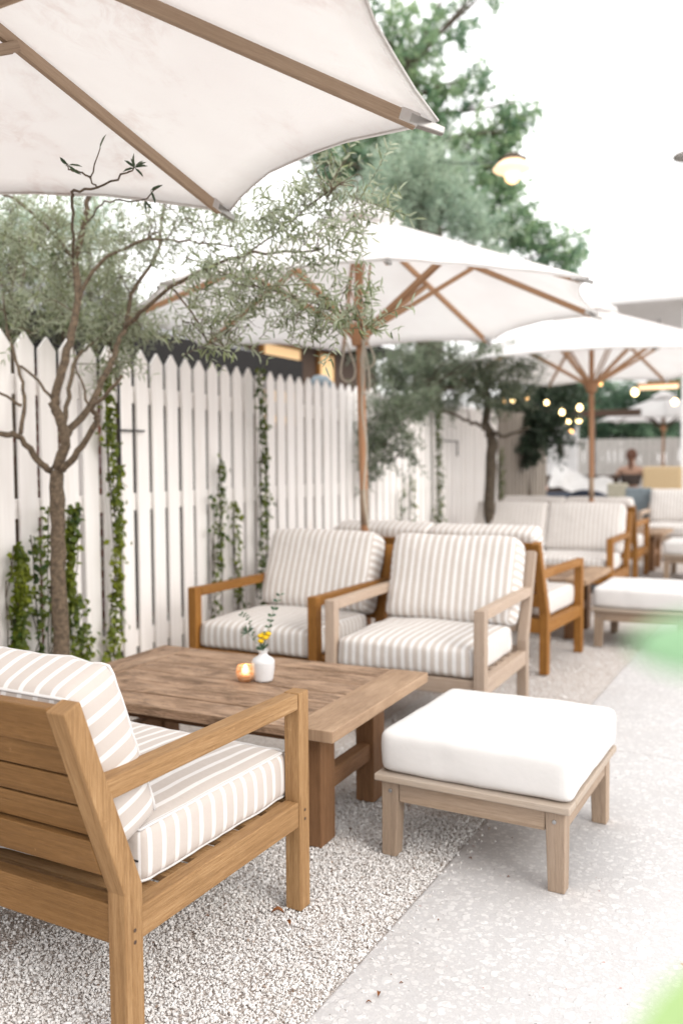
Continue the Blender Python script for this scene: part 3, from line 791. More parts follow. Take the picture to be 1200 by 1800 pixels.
def limbs(name, branches, mat, parent, crown_blobs=None, nlink=3, n=8, jit=.0025, rlink=.004):
    mb = MB(); nodes = []
    for pts, r0, r1 in branches:
        sp = smooth_path(pts, 4, jit)
        k = len(sp)
        rad = [r0 + (r1 - r0) * i / (k - 1) for i in range(k)]
        rad = [x * random.uniform(.93, 1.07) for x in rad]
        mb.tube(sp, rad, n)
        nodes += [(p, q) for p, q in zip(sp, rad)]
    if crown_blobs:
        cand = [(p, q) for p, q in nodes if q < .03] or nodes
        for (cx, cy, cz, r, cnt) in crown_blobs:
            for _ in range(nlink):
                tgt = Vector((cx, cy, cz)) + Vector(unit(1)[0]) * r * .7
                best = min(cand, key=lambda a: (a[0] - tgt).length + max(0, (a[0].z - tgt.z)) * .4)
                a = best[0]
                if (tgt - a).length < .05: continue
                m1 = a.lerp(tgt, .35) + Vector((random.gauss(0, .03), random.gauss(0, .03), abs(random.gauss(0, .04))))
                m2 = a.lerp(tgt, .7) + Vector((random.gauss(0, .03), random.gauss(0, .03), random.gauss(.02, .03)))
                rr = min(best[1] * .8, rlink)
                sp = smooth_path([a, m1, m2, tgt], 3)
                mb.tube(sp, [rr + (rr * .25 - rr) * i / (len(sp) - 1) for i in range(len(sp))], 5)
    return mb.build(name, mat, parent)

# ================================================================== SETTING
def sheet(name, x0, x1, y0, y1, z, mat, nx=1, ny=1):
    v = []; f = []; mb = MB()
    for j in range(ny + 1):
        for i in range(nx + 1):
            mb.v.append((x0 + (x1 - x0) * i / nx, y0 + (y1 - y0) * j / ny, z))
    for j in range(ny):
        for i in range(nx):
            a = j * (nx + 1) + i
            mb.face((a, a + 1, a + nx + 2, a + nx + 1), [(0, 0)] * 4)
    o = mb.build(name, mat)
    return tag(o, kind='structure')

M['earth'] = plain('packed_earth', (.32, .29, .25), .95, 0, .2, 3)
sheet('ground', -400, 400, -200, 600, -.05, M['earth'])
XE = -.945          # edge between gravel and concrete
mbp = MB()
NE = 260
for i in range(NE + 1):
    yy = -3 + 43 * (i / NE) ** 2.2
    jx = .005 * mnoise.noise(Vector((yy * 3.1, .2, 0))) + .003 * mnoise.noise(Vector((yy * 17, .7, 0)))
    mbp.v += [(XE - .012 + jx * 2, yy, -.028), (XE + jx, yy, -.002), (XE + .010 + jx, yy, .004), (6, yy, .004)]
for i in range(NE):
    for j in range(3):
        mbp.face((i * 4 + j, i * 4 + j + 1, i * 4 + j + 5, i * 4 + j + 4), [(0, 0)] * 4, True)
tag(mbp.build('concrete_path', M['concrete']), kind='structure')
sheet('gravel_bed', -3.6, XE - .002, -3, 40, -.006, M['gravel'])

def gravel():
    ico = bmesh.new(); bmesh.ops.create_icosphere(ico, subdivisions=1, radius=1)
    bv = np.array([v.co[:] for v in ico.verts]); bf = np.array([[v.index for v in f.verts] for f in ico.faces]); ico.free()
    xs = []; ys = []
    for (x0, x1, y0, y1, dens) in ((-1.75, XE - .002, 1.15, 2.75, 40000), (-2.6, -1.75, 1.15, 1.9, 9000), (-1.75, XE - .002, 2.75, 4.2, 15000), (-1.9, XE, 4.2, 6.0, 5000)):
        n = int((x1 - x0) * (y1 - y0) * dens)
        xs.append(RNG.uniform(x0, x1, n)); ys.append(RNG.uniform(y0, y1, n))
    x = np.concatenate(xs); y = np.concatenate(ys); n = len(x)
    stray = int(n * .0022)                       # a few stones kicked onto the concrete
    x[:stray] = XE + np.abs(RNG.normal(0, .05, stray)); y[:stray] = RNG.uniform(1.2, 3.4, stray)
    s = RNG.lognormal(np.log(.0026), .33, n)
    sc = np.stack([s * RNG.uniform(.8, 1.35, n), s * RNG.uniform(.8, 1.2, n), s * RNG.uniform(.42, .7, n)], 1)
    jit = 1 + RNG.normal(0, .16, (n, len(bv), 1))
    v = bv[None] * jit * sc[:, None, :]
    # random rotation
    q = RNG.normal(size=(n, 4)); q /= np.linalg.norm(q, axis=1, keepdims=True)
    q[:, 1:3] *= .6; q /= np.linalg.norm(q, axis=1, keepdims=True)
    w, a, b, c = q.T
    Rm = np.stack([np.stack([1 - 2 * (b * b + c * c), 2 * (a * b - c * w), 2 * (a * c + b * w)], 1),
                   np.stack([2 * (a * b + c * w), 1 - 2 * (a * a + c * c), 2 * (b * c - a * w)], 1),
                   np.stack([2 * (a * c - b * w), 2 * (b * c + a * w), 1 - 2 * (a * a + b * b)], 1)], 1)
    v = np.einsum('nij,nkj->nki', Rm, v)
    z = RNG.uniform(-.0045, .0018, n)
    z[:stray] = .006
    v += np.stack([x, y, z], 1)[:, None, :]
    f = bf[None] + (np.arange(n) * len(bv))[:, None, None]
    o = np_mesh('gravel', v.reshape(-1, 3), [f.reshape(-1, 3)], [M['stone']], None, np.repeat(RNG.random(n), len(bv)))
    tag(o, 'loose white crushed gravel under the furniture', 'gravel', kind='stuff')
gravel()

# dry leaves on the gravel
def dry_leaf(x, y, rz, ln, label):
    t = np.linspace(0, 1, 7); w = np.sin(t * PI) ** .7 * ln * .22
    V = []; F = []
    for i in range(7):
        z = (.010 + .012 * math.sin(t[i] * 3)) * ln / .034; 
        for s in (-1, 0, 1): V.append(((t[i] - .5) * ln, s * w[i], z + abs(s) * .006 * ln / .034))
    for i in range(6):
        for s in (0, 1): F.append([i * 3 + s, i * 3 + s + 1, i * 3 + s + 4, i * 3 + s + 3])
    o = np_mesh('dry_leaf', np.array(V), [np.array(F)], [M['dry_leaf']], smooth=True)
    o.location = (x, y, 0); o.rotation_euler = (.1, .1, rz)
    tag(o, label, 'leaf', 'dry leaves fallen on the gravel')
dry_leaf(*DRY[0], .5, .034, 'larger curled rust brown dry leaf on the gravel near the front chair leg')
dry_leaf(*DRY[1], -.6, .024, 'smaller rust brown dry leaf touching the larger curled one')
dry_leaf(*DRY[2], 1.9, .02, 'tiny brown leaf lying on the shell concrete near the lower edge')

for k in range(9):
    dry_leaf(RNG.uniform(-1.5, -.75), RNG.uniform(1.7, 2.9), RNG.uniform(0, 6), RNG.uniform(.007, .014), 'tiny brown leaf fragment scattered on the ground')
# ================================================================== FURNITURE
def yr(z): return .726 + (z - .347) * (.150 / .410)

def lounge_seat(name, w, n, wood_key, fabric, loc, rz, label, cat, group, seed=0, piping=None, backdrop=0.):
    """teak lounge seat, n cushions wide. local y=0 is the front, +y the back"""
    t = thing(name, loc, rz, label, cat, group)
    wd = M[wood_key]; h = w / 2; lw = .048
    for s in (-1, 1):
        x0, x1 = (h - lw, h) if s > 0 else (-h, -h + lw)
        MB().box(x0, x1, 0, .05, 0, .6, 2).build('leg', wd, t, .003)
        MB().prism_x([(.674, 0), (.726, 0), (.726, .347), (.876, .757), (.834, .772), (.674, .352)], x0, x1).build('leg', wd, t, .003)
        MB().box(x0 + .0015 * (s < 0), x1 - .0015 * (s > 0), .0515, yr(.58) - .03, .555, .5985).build('armrest', wd, t, .004)
        MB().box(x0 + .003, x1 - .003, .0515, .673, .235, .303).build('side_rail', wd, t, .003)
        if wood_key == 'golden' and s < 0:
            # dowel plugs of the joints on the side in view
            for (yy, zz) in ((.025, .275), (.025, .25), (.70, .265), (.70, .24)):
                MB().tube([(-h + .002, yy, zz), (-h - .0012, yy, zz)], .0042, 8).build('dowel', M['brown'], t)
    i0, i1 = -h + lw, h - lw
    MB().box(i0, i1, .012, .04, .235, .30).build('front_rail', wd, t, .003)
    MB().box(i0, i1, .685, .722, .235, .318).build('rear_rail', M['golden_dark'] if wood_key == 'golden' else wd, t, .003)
    mb = MB()
    def slat(z0, z1, dr, th):
        mb.hexa([(i0, yr(z0) + dr - th, z0), (i1, yr(z0) + dr - th, z0), (i1, yr(z0) + dr, z0), (i0, yr(z0) + dr, z0),
                 (i0, yr(z1) + dr - th, z1), (i1, yr(z1) + dr - th, z1), (i1, yr(z1) + dr, z1), (i0, yr(z1) + dr, z1)], 0)
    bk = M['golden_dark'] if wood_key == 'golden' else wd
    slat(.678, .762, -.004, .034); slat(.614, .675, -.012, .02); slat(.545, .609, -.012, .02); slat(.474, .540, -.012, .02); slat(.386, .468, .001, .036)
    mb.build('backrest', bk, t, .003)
    mb = MB()
    for k in range(6):
        y0 = .06 + k * .102
        mb.box(-h + lw + .001, h - lw - .001, y0, y0 + .072, .282, .2985)
    mb.build('seat_slats', wd, t, .002)
    cw = (w - .100) / n
    for k in range(n):
        cx = -h + .050 + cw * (k + .5)
        cushion('seat_cushion', cw - .006, .60, .132, M[fabric], t, .020, .016, 22, (cx, .318, .369), 0, seed + k, .005, 2, piping)
    if wood_key == 'golden':
        MB().box(-h + .058, -h + .098, .6205, .6225, .362, .366).build('zipper', M['black'], t)
    bw = (w - .086) / n
    for k in range(n):
        cx = -h + .043 + bw * (k + .5)
        # thin axis is y for the standing cushion
        cushion('back_cushion', bw - .006, .145, .42 - backdrop, M[fabric], t, .022, .019, 22, (cx, .694, .630 - backdrop * .5), -math.radians(20), seed + 7 + k, .006, 1, piping)
    return t

G_CH = 'striped lounge seats around the coffee tables'
# front seat at the left edge
lounge_seat('lounge_sofa', 1.40, 2, 'golden', 'stripe', (-1.893, 2.0345, 0), PI - .006, 'golden teak lounge seat in the foreground seen from behind at the left edge', 'lounge sofa', G_CH, 1, .0035, .035)
lounge_seat('armchair', .74, 1, 'orange', 'stripe_even', (-2.346, 3.444, 0), -.012, 'dark orange teak armchair with striped cushions beside the fence', 'armchair', G_CH, 20)
rC = .0304
lounge_seat('armchair', .7402, 1, 'pale', 'stripe_even', (-1.1704 - .3701 * math.cos(rC), 3.4229 - .3701 * math.sin(rC), 0), rC, 'pale weathered armchair with striped cushions behind the white ottoman', 'armchair', G_CH, 30)
lounge_seat('lounge_sofa', 1.40, 2, 'orange', 'stripe_even', (-1.957, 5.63, 0), PI - .0518, 'orange teak loveseat turned away, back to back with the two armchairs', 'lounge sofa', G_CH, 40)
lounge_seat('lounge_sofa', 1.40, 2, 'orange', 'stripe_even', (-2.06, 7.03, 0), 0, 'orange teak loveseat facing the camera behind the second white ottoman', 'lounge sofa', G_CH, 50)
lounge_seat('lounge_sofa', 1.40, 2, 'orange', 'stripe_even', (-2.20, 9.70, 0), PI, 'orange teak loveseat turned away, right behind the one facing the camera', 'lounge sofa', G_CH, 60)
lounge_seat('armchair', .74, 1, 'pale', 'stripe_even', (-1.46, 10.95, 0), 0, 'pale striped armchair far back at the right edge', 'armchair', G_CH, 70)

def ottoman(loc, rz, label, proto=[None]):
    g = 'white cushioned ottomans along the path'
    if proto[0] is not None:
        return copy_thing(proto[0], loc, rz, label, g)
    t = thing('ottoman', loc, rz, label, 'ottoman', g)
    proto[0] = t
    w, d, H = .603, .620, .259
    wd = M['ottoman_wood']
    # frame top: four mitred boards round slats
    mb = MB()
    b = .07
    z0, z1 = H - .022, H
    mb.box(0, w, 0, b, z0, z1, 0); mb.box(0, w, d - b, d, z0, z1, 0)
    mb.box(0, b, b + .001, d - b - .001, z0, z1, 1); mb.box(w - b, w, b + .001, d - b - .001, z0, z1, 1)
    mb.build('frame_top', M['slab'], t, .005, 3)
    mb = MB()
    for k in range(5):
        y0 = b + .02 + k * .096
        mb.box(b, w - b, y0, y0 + .07, z0 + .002, z1 - .004, 0)
    mb.build('slats', wd, t, .002)
    e = .018; lt, lb = .057, .048
    for sx in (0, 1):
        for sy in (0, 1):
            ox = e if sx == 0 else w - e
            oy = e if sy == 0 else d - e
            dx = 1 if sx == 0 else -1; dy = 1 if sy == 0 else -1
            def q(s, z):
                xs = sorted([ox, ox + dx * s]); ys = sorted([oy, oy + dy * s])
                return [(xs[0], ys[0], z), (xs[1], ys[0], z), (xs[1], ys[1], z), (xs[0], ys[1], z)]
            off = .005
            a = q(lb, 0.004 if sx else 0.0); tp = q(lt, z0 - .0005)
            mb = MB(); mb.hexa(a + tp, 2)
            lg = mb.build('leg', wd, t, .003)
            mbb = MB(); mbb.tube([(ox + dx * .03, oy + (-.003 if sy == 0 else .003), z0 - .03), (ox + dx * .03, oy + (.002 if sy == 0 else -.002), z0 - .03)], .0062, 12)
            mbb.build('bolt', M['bolt'], lg, .001)
    ap = .062
    for sy in (0, 1):
        y0 = e + .004 if sy == 0 else d - e - .026
        MB().box(e + lt + .0005, w - e - lt - .0005, y0, y0 + .022, z0 - ap, z0 - .0005).build('apron', wd, t, .002)
    for sx in (0, 1):
        x0 = e + .004 if sx == 0 else w - e - .026
        MB().box(x0, x0 + .022, e + lt + .0005, d - e - lt - .0005, z0 - ap, z0 - .0005).build('apron', wd, t, .002)
    cu = cushion('cushion', .594, .598, .132, M['white_cloth'], t, .022, .009, 24, (w / 2 + .004, d / 2 + .010, H + .0665), 0, 5, .0035, 2)
    return t
ro = -.0113
ottoman((-.566 - .6029 * math.cos(ro), 2.3735 - .6029 * math.sin(ro), 0), ro, 'large white cushioned ottoman in front, standing half on gravel and half on concrete')
ottoman((-1.249, 5.755, 0), 0, 'second white ottoman from the front, beyond the pale armchair, cut by the right edge')
ottoman((-1.318, 9.30, 0), 0, 'small distant white ottoman at the right edge before the far striped armchair')

def coffee_table(loc, rz, label, proto=[None]):
    g = 'weathered coffee tables'
    if proto[0] is not None:
        return copy_thing(proto[0], loc, rz, label, g)
    t = thing('coffee_table', loc, rz, label, 'coffee table', g); proto[0] = t
    w, l, h, th = 1.21, .797, .43, .036
    eb = .145
    mb = MB()
    n = 6; pw = (l - .0) / n
    for k in range(n):
        mb.box(-w + eb + .003, -eb - .003, k * pw + .004, (k + 1) * pw - .004, h - th, h - random.uniform(0, .003), 0)
    mb.build('tabletop', M['table'], t, .003)
    mb = MB()
    mb.box(-eb, 0, 0, l, h - th, h + .0005, 1)
    mb.build('end_board', M['table_end'], t, .003)
    mb = MB()
    mb.box(-w, -w + eb, 0, l, h - th, h + .0005, 1)
    mb.build('end_board', M['table'], t, .003)
    for x in (-.185, -w + .11):
        for y in (.145, l - .245):
            MB().box(x, x + .07, y, y + .1, 0, h - th - .0005, 2).build('leg', M['table_leg'], t, .003)
        MB().box(x + .012, x + .058, .2455, l - .2455, .155, .215).build('stretcher', M['table_leg'], t, .003)
        MB().box(x + .010, x + .060, .2455, l - .2455, h - th - .07, h - th - .0005).build('apron', M['table_leg'], t, .003)
    for y in (.165, l - .225):
        MB().box(-w + .1805, -.1855, y, y + .05, h - th - .07, h - th - .0005).build('apron', M['table_leg'], t, .003)
    return t
coffee_table((-1.215, 2.2038, 0), .0386, 'long weathered plank coffee table with a vase and a lit candle on it')
coffee_table((-1.285, 5.80, 0), 0, 'weathered coffee table half hidden behind the second ottoman')
coffee_table((-1.38, 9.85, 0), 0, 'far coffee table in front of the distant striped armchair')

# ---- vase with flowers, and the candle
IMR = Vector((.881, .472, 0))          # roughly across the view
def vase():
    t = thing('flower_vase', (-1.727, 2.62, .431), 0, 'small white ribbed bottle vase with yellow flowers on the coffee table', 'vase')
    prof = [(0, 0), (.030, 0), (.033, .003)]
    for k in range(19):
        z = .006 + k * .0036
        r = .0335 + .0075 * math.sin(min(1, (z / .072)) * PI * .5) + (.00055 if k % 2 else 0)
        prof.append((r, z))
    prof += [(.0395, .0755), (.034, .082), (.026, .087), (.018, .092), (.0152, .097), (.0155, .103), (.0195, .111), (.0205, .113), (.018, .113), (.0135, .104), (.0135, .094), (.02, .085)]
    MB().lathe(prof, 36).build('vessel', M['ceramic'], t)
    bq = MB()
    tips = []
    def stem(pts, r):
        P = [Vector((0, 0, .095))] + [IMR * a + Vector((-.472, .881, 0)) * d + Vector((0, 0, .113 + z)) for a, d, z in pts]
        s = smooth_path(P, 5); bq.tube(s, [r * (1 - .5 * i / (len(s) - 1)) for i in range(len(s))], 6); return s
    s1 = stem([(.006, 0, .02), (.022, .0, .08), (.035, .01, .13), (.062, .01, .195)], .0013)
    s2 = stem([(-.01, 0, .02), (-.035, 0, .05), (-.047, .0, .10), (-.062, .0, .125), (-.08, 0, .13)], .0011)
    s3 = stem([(-.008, 0, .01), (-.03, -.01, .035), (-.052, -.01, .062)], .0013)
    fl = [(.019, 0, .058), (-.009, .004, .049), (.009, -.008, .045), (-.007, -.008, .033), (.004, .01, .055), (.014, .006, .05)]
    for a, d, z in fl: stem([(a * .4, d * .4, z * .5), (a, d, z - .004)], .001)
    bq.build('stems', M['stem'], t)
    for a, d, z in fl:
        c = IMR * a + Vector((-.472, .881, 0)) * d + Vector((0, 0, .113 + z))
        bm = bmesh.new(); bmesh.ops.create_icosphere(bm, subdivisions=3, radius=.0115)
        for v in bm.verts:
            v.co *= 1 + .16 * mnoise.noise(v.co * 420)
            v.co.z *= .72
        me = bpy.data.meshes.new('flower_head'); bm.to_mesh(me); bm.free(); me.materials.append(M['yellow_flower'])
        o = bpy.data.objects.new('flower_head', me); COL.objects.link(o); o.parent = t; o.location = c
    P = []; Dd = []; Ls = []; Ws = []
    def add(p, d, l, w): P.append(tuple(p)); Dd.append(tuple(d)); Ls.append(l); Ws.append(w)
    for i in range(8, len(s1), 2):
        for sg in (-1, 1):
            add(s1[i], IMR * sg + Vector((random.gauss(0, .3), random.gauss(0, .3), .5)), .018, .013)
    for i in range(9, len(s2), 2):
        for sg in (-1, 1):
            add(s2[i], IMR * .4 * sg + Vector((random.gauss(0, .3), random.gauss(0, .3), .6 * sg)), .012, .007)
    for k in range(13):
        a = -1.9 + k * .24
        add(s3[-1], IMR * math.sin(a) + Vector((random.gauss(0, .2), random.gauss(0, .2), math.cos(a))), .034, .0045)
    for k in range(12):
        add(Vector((0, 0, .113)), IMR * random.uniform(-1.2, .9) + Vector((0, random.gauss(0, .4), random.uniform(.2, .8))), .03, .008)
    P = np.array(P); Dd = np.array(Dd); n = len(P)
    v, f = leaf_arrays(P, Dd, unit(n) * .6 + np.array([.3, -.6, .3]), np.array(Ls), np.array(Ws), .15)
    np_mesh('leaves', v, [f], [M['eucalyptus']], t, np.repeat(RNG.random(n), 6))
vase()

def candle():
    t = thing('candle_holder', (-1.782, 2.585, .431), 0, 'lit tealight glowing in a faceted copper glass beside the vase', 'candle holder')
    prof = [(0, 0), (.020, 0), (.027, .008), (.0335, .022), (.0345, .034), (.031, .048), (.0275, .058), (.0262, .058), (.0295, .047), (.032, .034), (.029, .02), (.012, .008), (0, .008)]
    MB().lathe(prof, 14, smooth=False).build('glass', M['votive'], t)
    MB().lathe([(0, .009), (.020, .009), (.021, .020), (.018, .024), (0, .024)], 16).build('wax', M['white_paint'], t)
    MB().lathe([(0, .025), (.010, .029), (.0135, .036), (.010, .046), (.004, .055), (0, .060)], 14).build('flame', M['flame'], t)
candle()

# ================================================================== UMBRELLAS
def umbrella(loc, rot, label, canvas_key, rib_key, phase, R=1.36, ztip=2.06, zpeak=2.62, group='white market umbrellas over the seats', cords=False, sleeve=True, hub_z=None, RH=.029):
    t = thing('market_umbrella', loc, 0, label, 'umbrella', group)
    t.rotation_euler = rot
    wd = M[rib_key]
    n = 8
    def rib_pt(a, s, off=0.):
        r = .05 + (R - .05) * s
        z = (zpeak - .03) + (ztip - zpeak + .03) * s
        return Vector((r * math.cos(a), r * math.sin(a), z + off))
    # canopy: eight panels stretched between ribs
    mb = MB()
    nr, ns = 12, 8
    for k in range(n):
        a0 = phase + 2 * PI * k / n; a1 = phase + 2 * PI * (k + 1) / n
        grid = []
        for i in range(nr + 1):
            row = []
            for j in range(ns + 1):
                sj = j / ns; par = 4 * sj * (1 - sj)
                ti = i / nr
                te = ti * (1.012 - .062 * par * ti)
                p = rib_pt(a0, te, .012).lerp(rib_pt(a1, te, .012), sj)
                p.z -= .022 * par * math.sin(PI * min(1, ti)) + .006 * par
                p.z += .003 * math.sin(j * 2.2 + i * 1.3 + k * 5) * par
                row.append(len(mb.v)); mb.v.append(tuple(p))
            grid.append(row)
        for i in range(nr):
            for j in range(ns):
                q = (grid[i][j], grid[i][j + 1], grid[i + 1][j + 1], grid[i + 1][j])
                mb.face(q, [(0, 0)] * 4, True)
        mb.tube([mb.v[q] for q in grid[nr]], .003, 5, False)
        # hem
        for j in range(ns):
            b = len(mb.v)
            for idx in (grid[nr][j], grid[nr][j + 1]):
                p = Vector(mb.v[idx]); mb.v.append((p.x * .994, p.y * .994, p.z - .010))
            mb.face((grid[nr][j], grid[nr][j + 1], b + 1, b), [(0, 0)] * 4, True)
    cp = mb.build('canopy', M[canvas_key], t)
    bmm = bmesh.new(); bmm.from_mesh(cp.data); bmesh.ops.remove_doubles(bmm, verts=bmm.verts, dist=.0006); bmm.to_mesh(cp.data); bmm.free()
    cp.data.polygons.foreach_set('use_smooth', [True] * len(cp.data.polygons))
    # vent cap
    mb = MB()
    for k in range(n):
        a0 = phase + 2 * PI * k / n; a1 = phase + 2 * PI * (k + 1) / n
        rows = []
        for i in range(4):
            s = i / 3
            row = []
            for j in range(5):
                sj = j / 4; par = 4 * sj * (1 - sj)
                rr = .01 + (.25 - .025 * par * s) * s
                zz = zpeak + .075 - .125 * s + .012 * math.sin(PI * s)
                p = Vector((rr * math.cos(a0), rr * math.sin(a0), zz)).lerp(Vector((rr * math.cos(a1), rr * math.sin(a1), zz)), sj)
                row.append(len(mb.v)); mb.v.append(tuple(p))
            rows.append(row)
        for i in range(3):
            for j in range(4):
                mb.face((rows[i][j], rows[i][j + 1], rows[i + 1][j + 1], rows[i + 1][j]), [(0, 0)] * 4, True)
    vc = mb.build('vent_cap', M[canvas_key], cp)
    # pole
    pl = MB().tube([(0, 0, .02), (0, 0, zpeak - .02)], .0235, 16).build('pole', M['pole'], t)
    if sleeve:
        MB().tube([(0, 0, .86), (0, 0, 1.06)], .0245, 16).build('sleeve', M['rib'], pl)
    MB().lathe([(.0, 0), (.24, 0), (.24, .03), (.05, .045), (.04, .22), (.026, .22)], 24).build('base', M['black'], t)
    zh = hub_z or ztip - .15
    MB().lathe([(.024, -.07), (.045, -.07), (.052, -.03), (.075, 0), (.075, .035), (.05, .05), (.024, .05)], 16, (0, 0, zh)).build('hub', M['pole'], t, .002)
    MB().lathe([(.024, -.05), (.06, -.04), (.065, 0), (.03, .02)], 16, (0, 0, zpeak - .03)).build('crown_hub', M['pole'], t)
    for k in range(n):
        a = phase + 2 * PI * k / n
        mb = MB()
        P = [rib_pt(a, s, -.012) for s in np.linspace(0, .975, 2)]
        for p, q in zip(P, P[1:]):
            mb.beam(p, q, .019, RH)
        rb = mb.build('rib', wd, t, .002)
        mt = MB()
        p0, p1 = rib_pt(a, .962, -.010), rib_pt(a, 1.024, -.006)
        mt.beam(p0, p1, .0225, .024, w2=.018, h2=.016)
        mt.build('tip', M['metal'], rb, .003)
        MB().beam(rib_pt(a, .945, -.009), rib_pt(a, .978, -.008), .0215, RH + .001).build('pocket', M[canvas_key], rb, .003)
        # pair of stays from the running hub up to the rib
        mb = MB()
        c = Vector((math.cos(a + PI / 2), math.sin(a + PI / 2), 0))
        p = rib_pt(a, STRUT, -.020); h0 = Vector((.06 * math.cos(a), .06 * math.sin(a), zh + .015))
        for s in (-1, 1):
            mb.beam(h0 + c * .016 * s, p + c * .016 * s, .008, .024)
        mb.build('strut', wd, t, .0015)
    if cords:
        mb = MB()
        def loop(cx, cy, w, h, z):
            pts = []
            for i in range(17):
                u = i / 16
                pts.append((cx + w * math.sin(u * 2 * PI) * .5 * (1 - .3 * u), cy + .01 * math.sin(u * 5), z - h * (math.sin(u * PI)) ** .8))
            mb.tube(pts, .0055, 6, False)
        loop(-.06, -.05, .10, .22, zh - .05); loop(.06, -.04, .09, .16, zh - .04); loop(.05, -.05, .05, .30, zh - .05)
        pts = [(.03, -.035, zh - .04)]
        for i in range(1, 18):
            pts.append((.035 + .012 * math.sin(i * .8) + .002 * i, -.045 - .004 * i, zh - .04 - i * .062))
        mb.tube(pts, .0055, 6, False)
        mb.build('pull_cord', M['cord'], pl)
    return t
STRUT = .40
umbrella((-2.003, .874, 0), (-.0517, .0949, 0), 'nearest stained white market umbrella whose ribbed underside fills the top left', 'canvas_old', 'rib', .6676, R=1.355, ztip=2.11, zpeak=2.45)
STRUT = .46
umbrella((-2.21, 4.44, 0), (0, -.022, 0), 'middle white umbrella on a wooden pole behind the two armchairs, cords looped at its hub', 'canvas', 'honey_rib', math.radians(-13), R=1.36, ztip=2.02, zpeak=2.60, cords=True, hub_z=1.94)
umbrella((-1.81, 8.36, 0), (0, -.008, 0), 'third white umbrella, standing behind the far loveseat that faces the camera', 'canvas', 'honey_rib', math.radians(-16), R=1.60, ztip=2.05, zpeak=2.64, hub_z=1.92)
umbrella((-2.69, 19.0, 0), (0, 0, 0), 'most distant white umbrella near the back fence by the wicker seat', 'canvas', 'brown', math.radians(10), R=1.3, ztip=2.02, zpeak=2.55, sleeve=False)

# ================================================================== FENCE
FX = -3.0
def fence_section(y0, y1, mat, label, group, h=1.785, pitch=.122, pointed=True, tone=0):
    t = thing('fence_section', (FX, y0, 0), 0, label, 'fence', group)
    mb = MB()
    n = int(round((y1 - y0) / pitch)); p = (y1 - y0) / n
    for k in range(n):
        a = k * p + random.uniform(.013, .018); b = (k + 1) * p - random.uniform(.013, .019)
        hh = h + random.uniform(-.006, .006); c = (a + b) / 2 ; th = .0155
        dx = random.uniform(-.002, .002)
        base = len(mb.v)
        sh = hh - .058 if pointed else hh - .004
        prof = [(a, .03), (b, .03), (b, sh), (c, hh), (a, sh)]
        for x in (-th + dx, dx):
            for yy, z in prof: mb.v.append((x, yy, z))
        o1 = random.uniform(0, 30)
        mb.face([base + 5 + i for i in range(5)], [(z + o1, yy + o1) for yy, z in prof])
        mb.face([base + i for i in range(5)][::-1], [(z + o1, yy + o1) for yy, z in prof][::-1])
        for i in range(5):
            j = (i + 1) % 5
            mb.face((base + i, base + j, base + 5 + j, base + 5 + i), [(prof[i][1], 0), (prof[j][1], 0), (prof[j][1], .02), (prof[i][1], .02)])
    mb.build('picket_panel', mat, t, .0015)
    for z in (.28, .98, 1.52):
        MB().box(-.060, -.0205, 0.005, y1 - y0 - .005, z, z + .085).build('rail', mat, t, .002)
    MB().box(-.15, -.0605, -.045, .045, 0, h - .05).build('post', mat, t, .003)
    return t
G_F = 'white picket fence sections along the left side'
labs = ['nearest white picket fence section at the left edge behind the olive trunk', 'white picket fence section between the two ivy covered posts left of the armchairs',
        'white picket fence section behind the middle umbrella pole', 'white picket fence section right of the middle umbrella pole, behind hanging olive twigs', 'white picket fence section right of the far ivy post']
ys = [1.77, 3.17, 4.50, 5.93, 7.32]
for i, y in enumerate(ys):
    y1 = ys[i + 1] if i + 1 < len(ys) else 9.2
    fence_section(y, y1 - .004, M['fence'], labs[i], G_F)
fence_section(9.205, 11.2, M['fence_shaded'], 'board fence with its shade coloured grey brown under the dark bush', 'board fences coloured in shade', 1.78, .14, False)

# pale fence closing the courtyard at the back
def back_fence():
    t = thing('back_fence', (-5.2, 20.6, 0), 0, 'pale board fence across the far end of the courtyard', 'fence')
    mb = MB(); x = 0
    while x < 7.2:
        w = random.uniform(.13, .15)
        mb.box(x, x + w - .014, 0, .02, .02, 1.70 + random.uniform(-.01, .01), 2); x += w
    mb.build('board_panel', M['fence_back'], t)
    for z in (.3, 1.0, 1.45): MB().box(0, 7.2, .0215, .06, z, z + .09).build('rail', M['fence_back'], t)
    for k in range(4): MB().box(.2 + k * 2.2, .3 + k * 2.2, .0615, .16, 0, 1.66).build('post', M['fence_back'], t)
back_fence()
def wall_panel():
    t = thing('white_wall', (-4.25, 15.5, 0), 0, 'short bright white wall panel beside the dark bush', 'wall')
    MB().box(-.05, .62, 0, .14, 0, 1.78).build('panel', M['white_paint'], t, .01)
    MB().box(-.08, .65, -.03, .17, 1.781, 1.83).build('coping', M['white_paint'], t, .01)
    # dark red tassel-like ornament hanging on it
wall_panel()
t = thing('hanging_ornament', (-3.90, 15.40, 1.30), 0, 'rust coloured ornament hanging on the short white wall', 'ornament')
MB().lathe([(0, .32), (.03, .31), (.02, .24), (.05, .20), (.075, .06), (.02, .02), (0, 0)], 12).build('bell', M['bark_dark'], t)
MB().tube([(0, 0, .31), (0, .06, .46)], .006, 6).build('hook', M['black'], t)

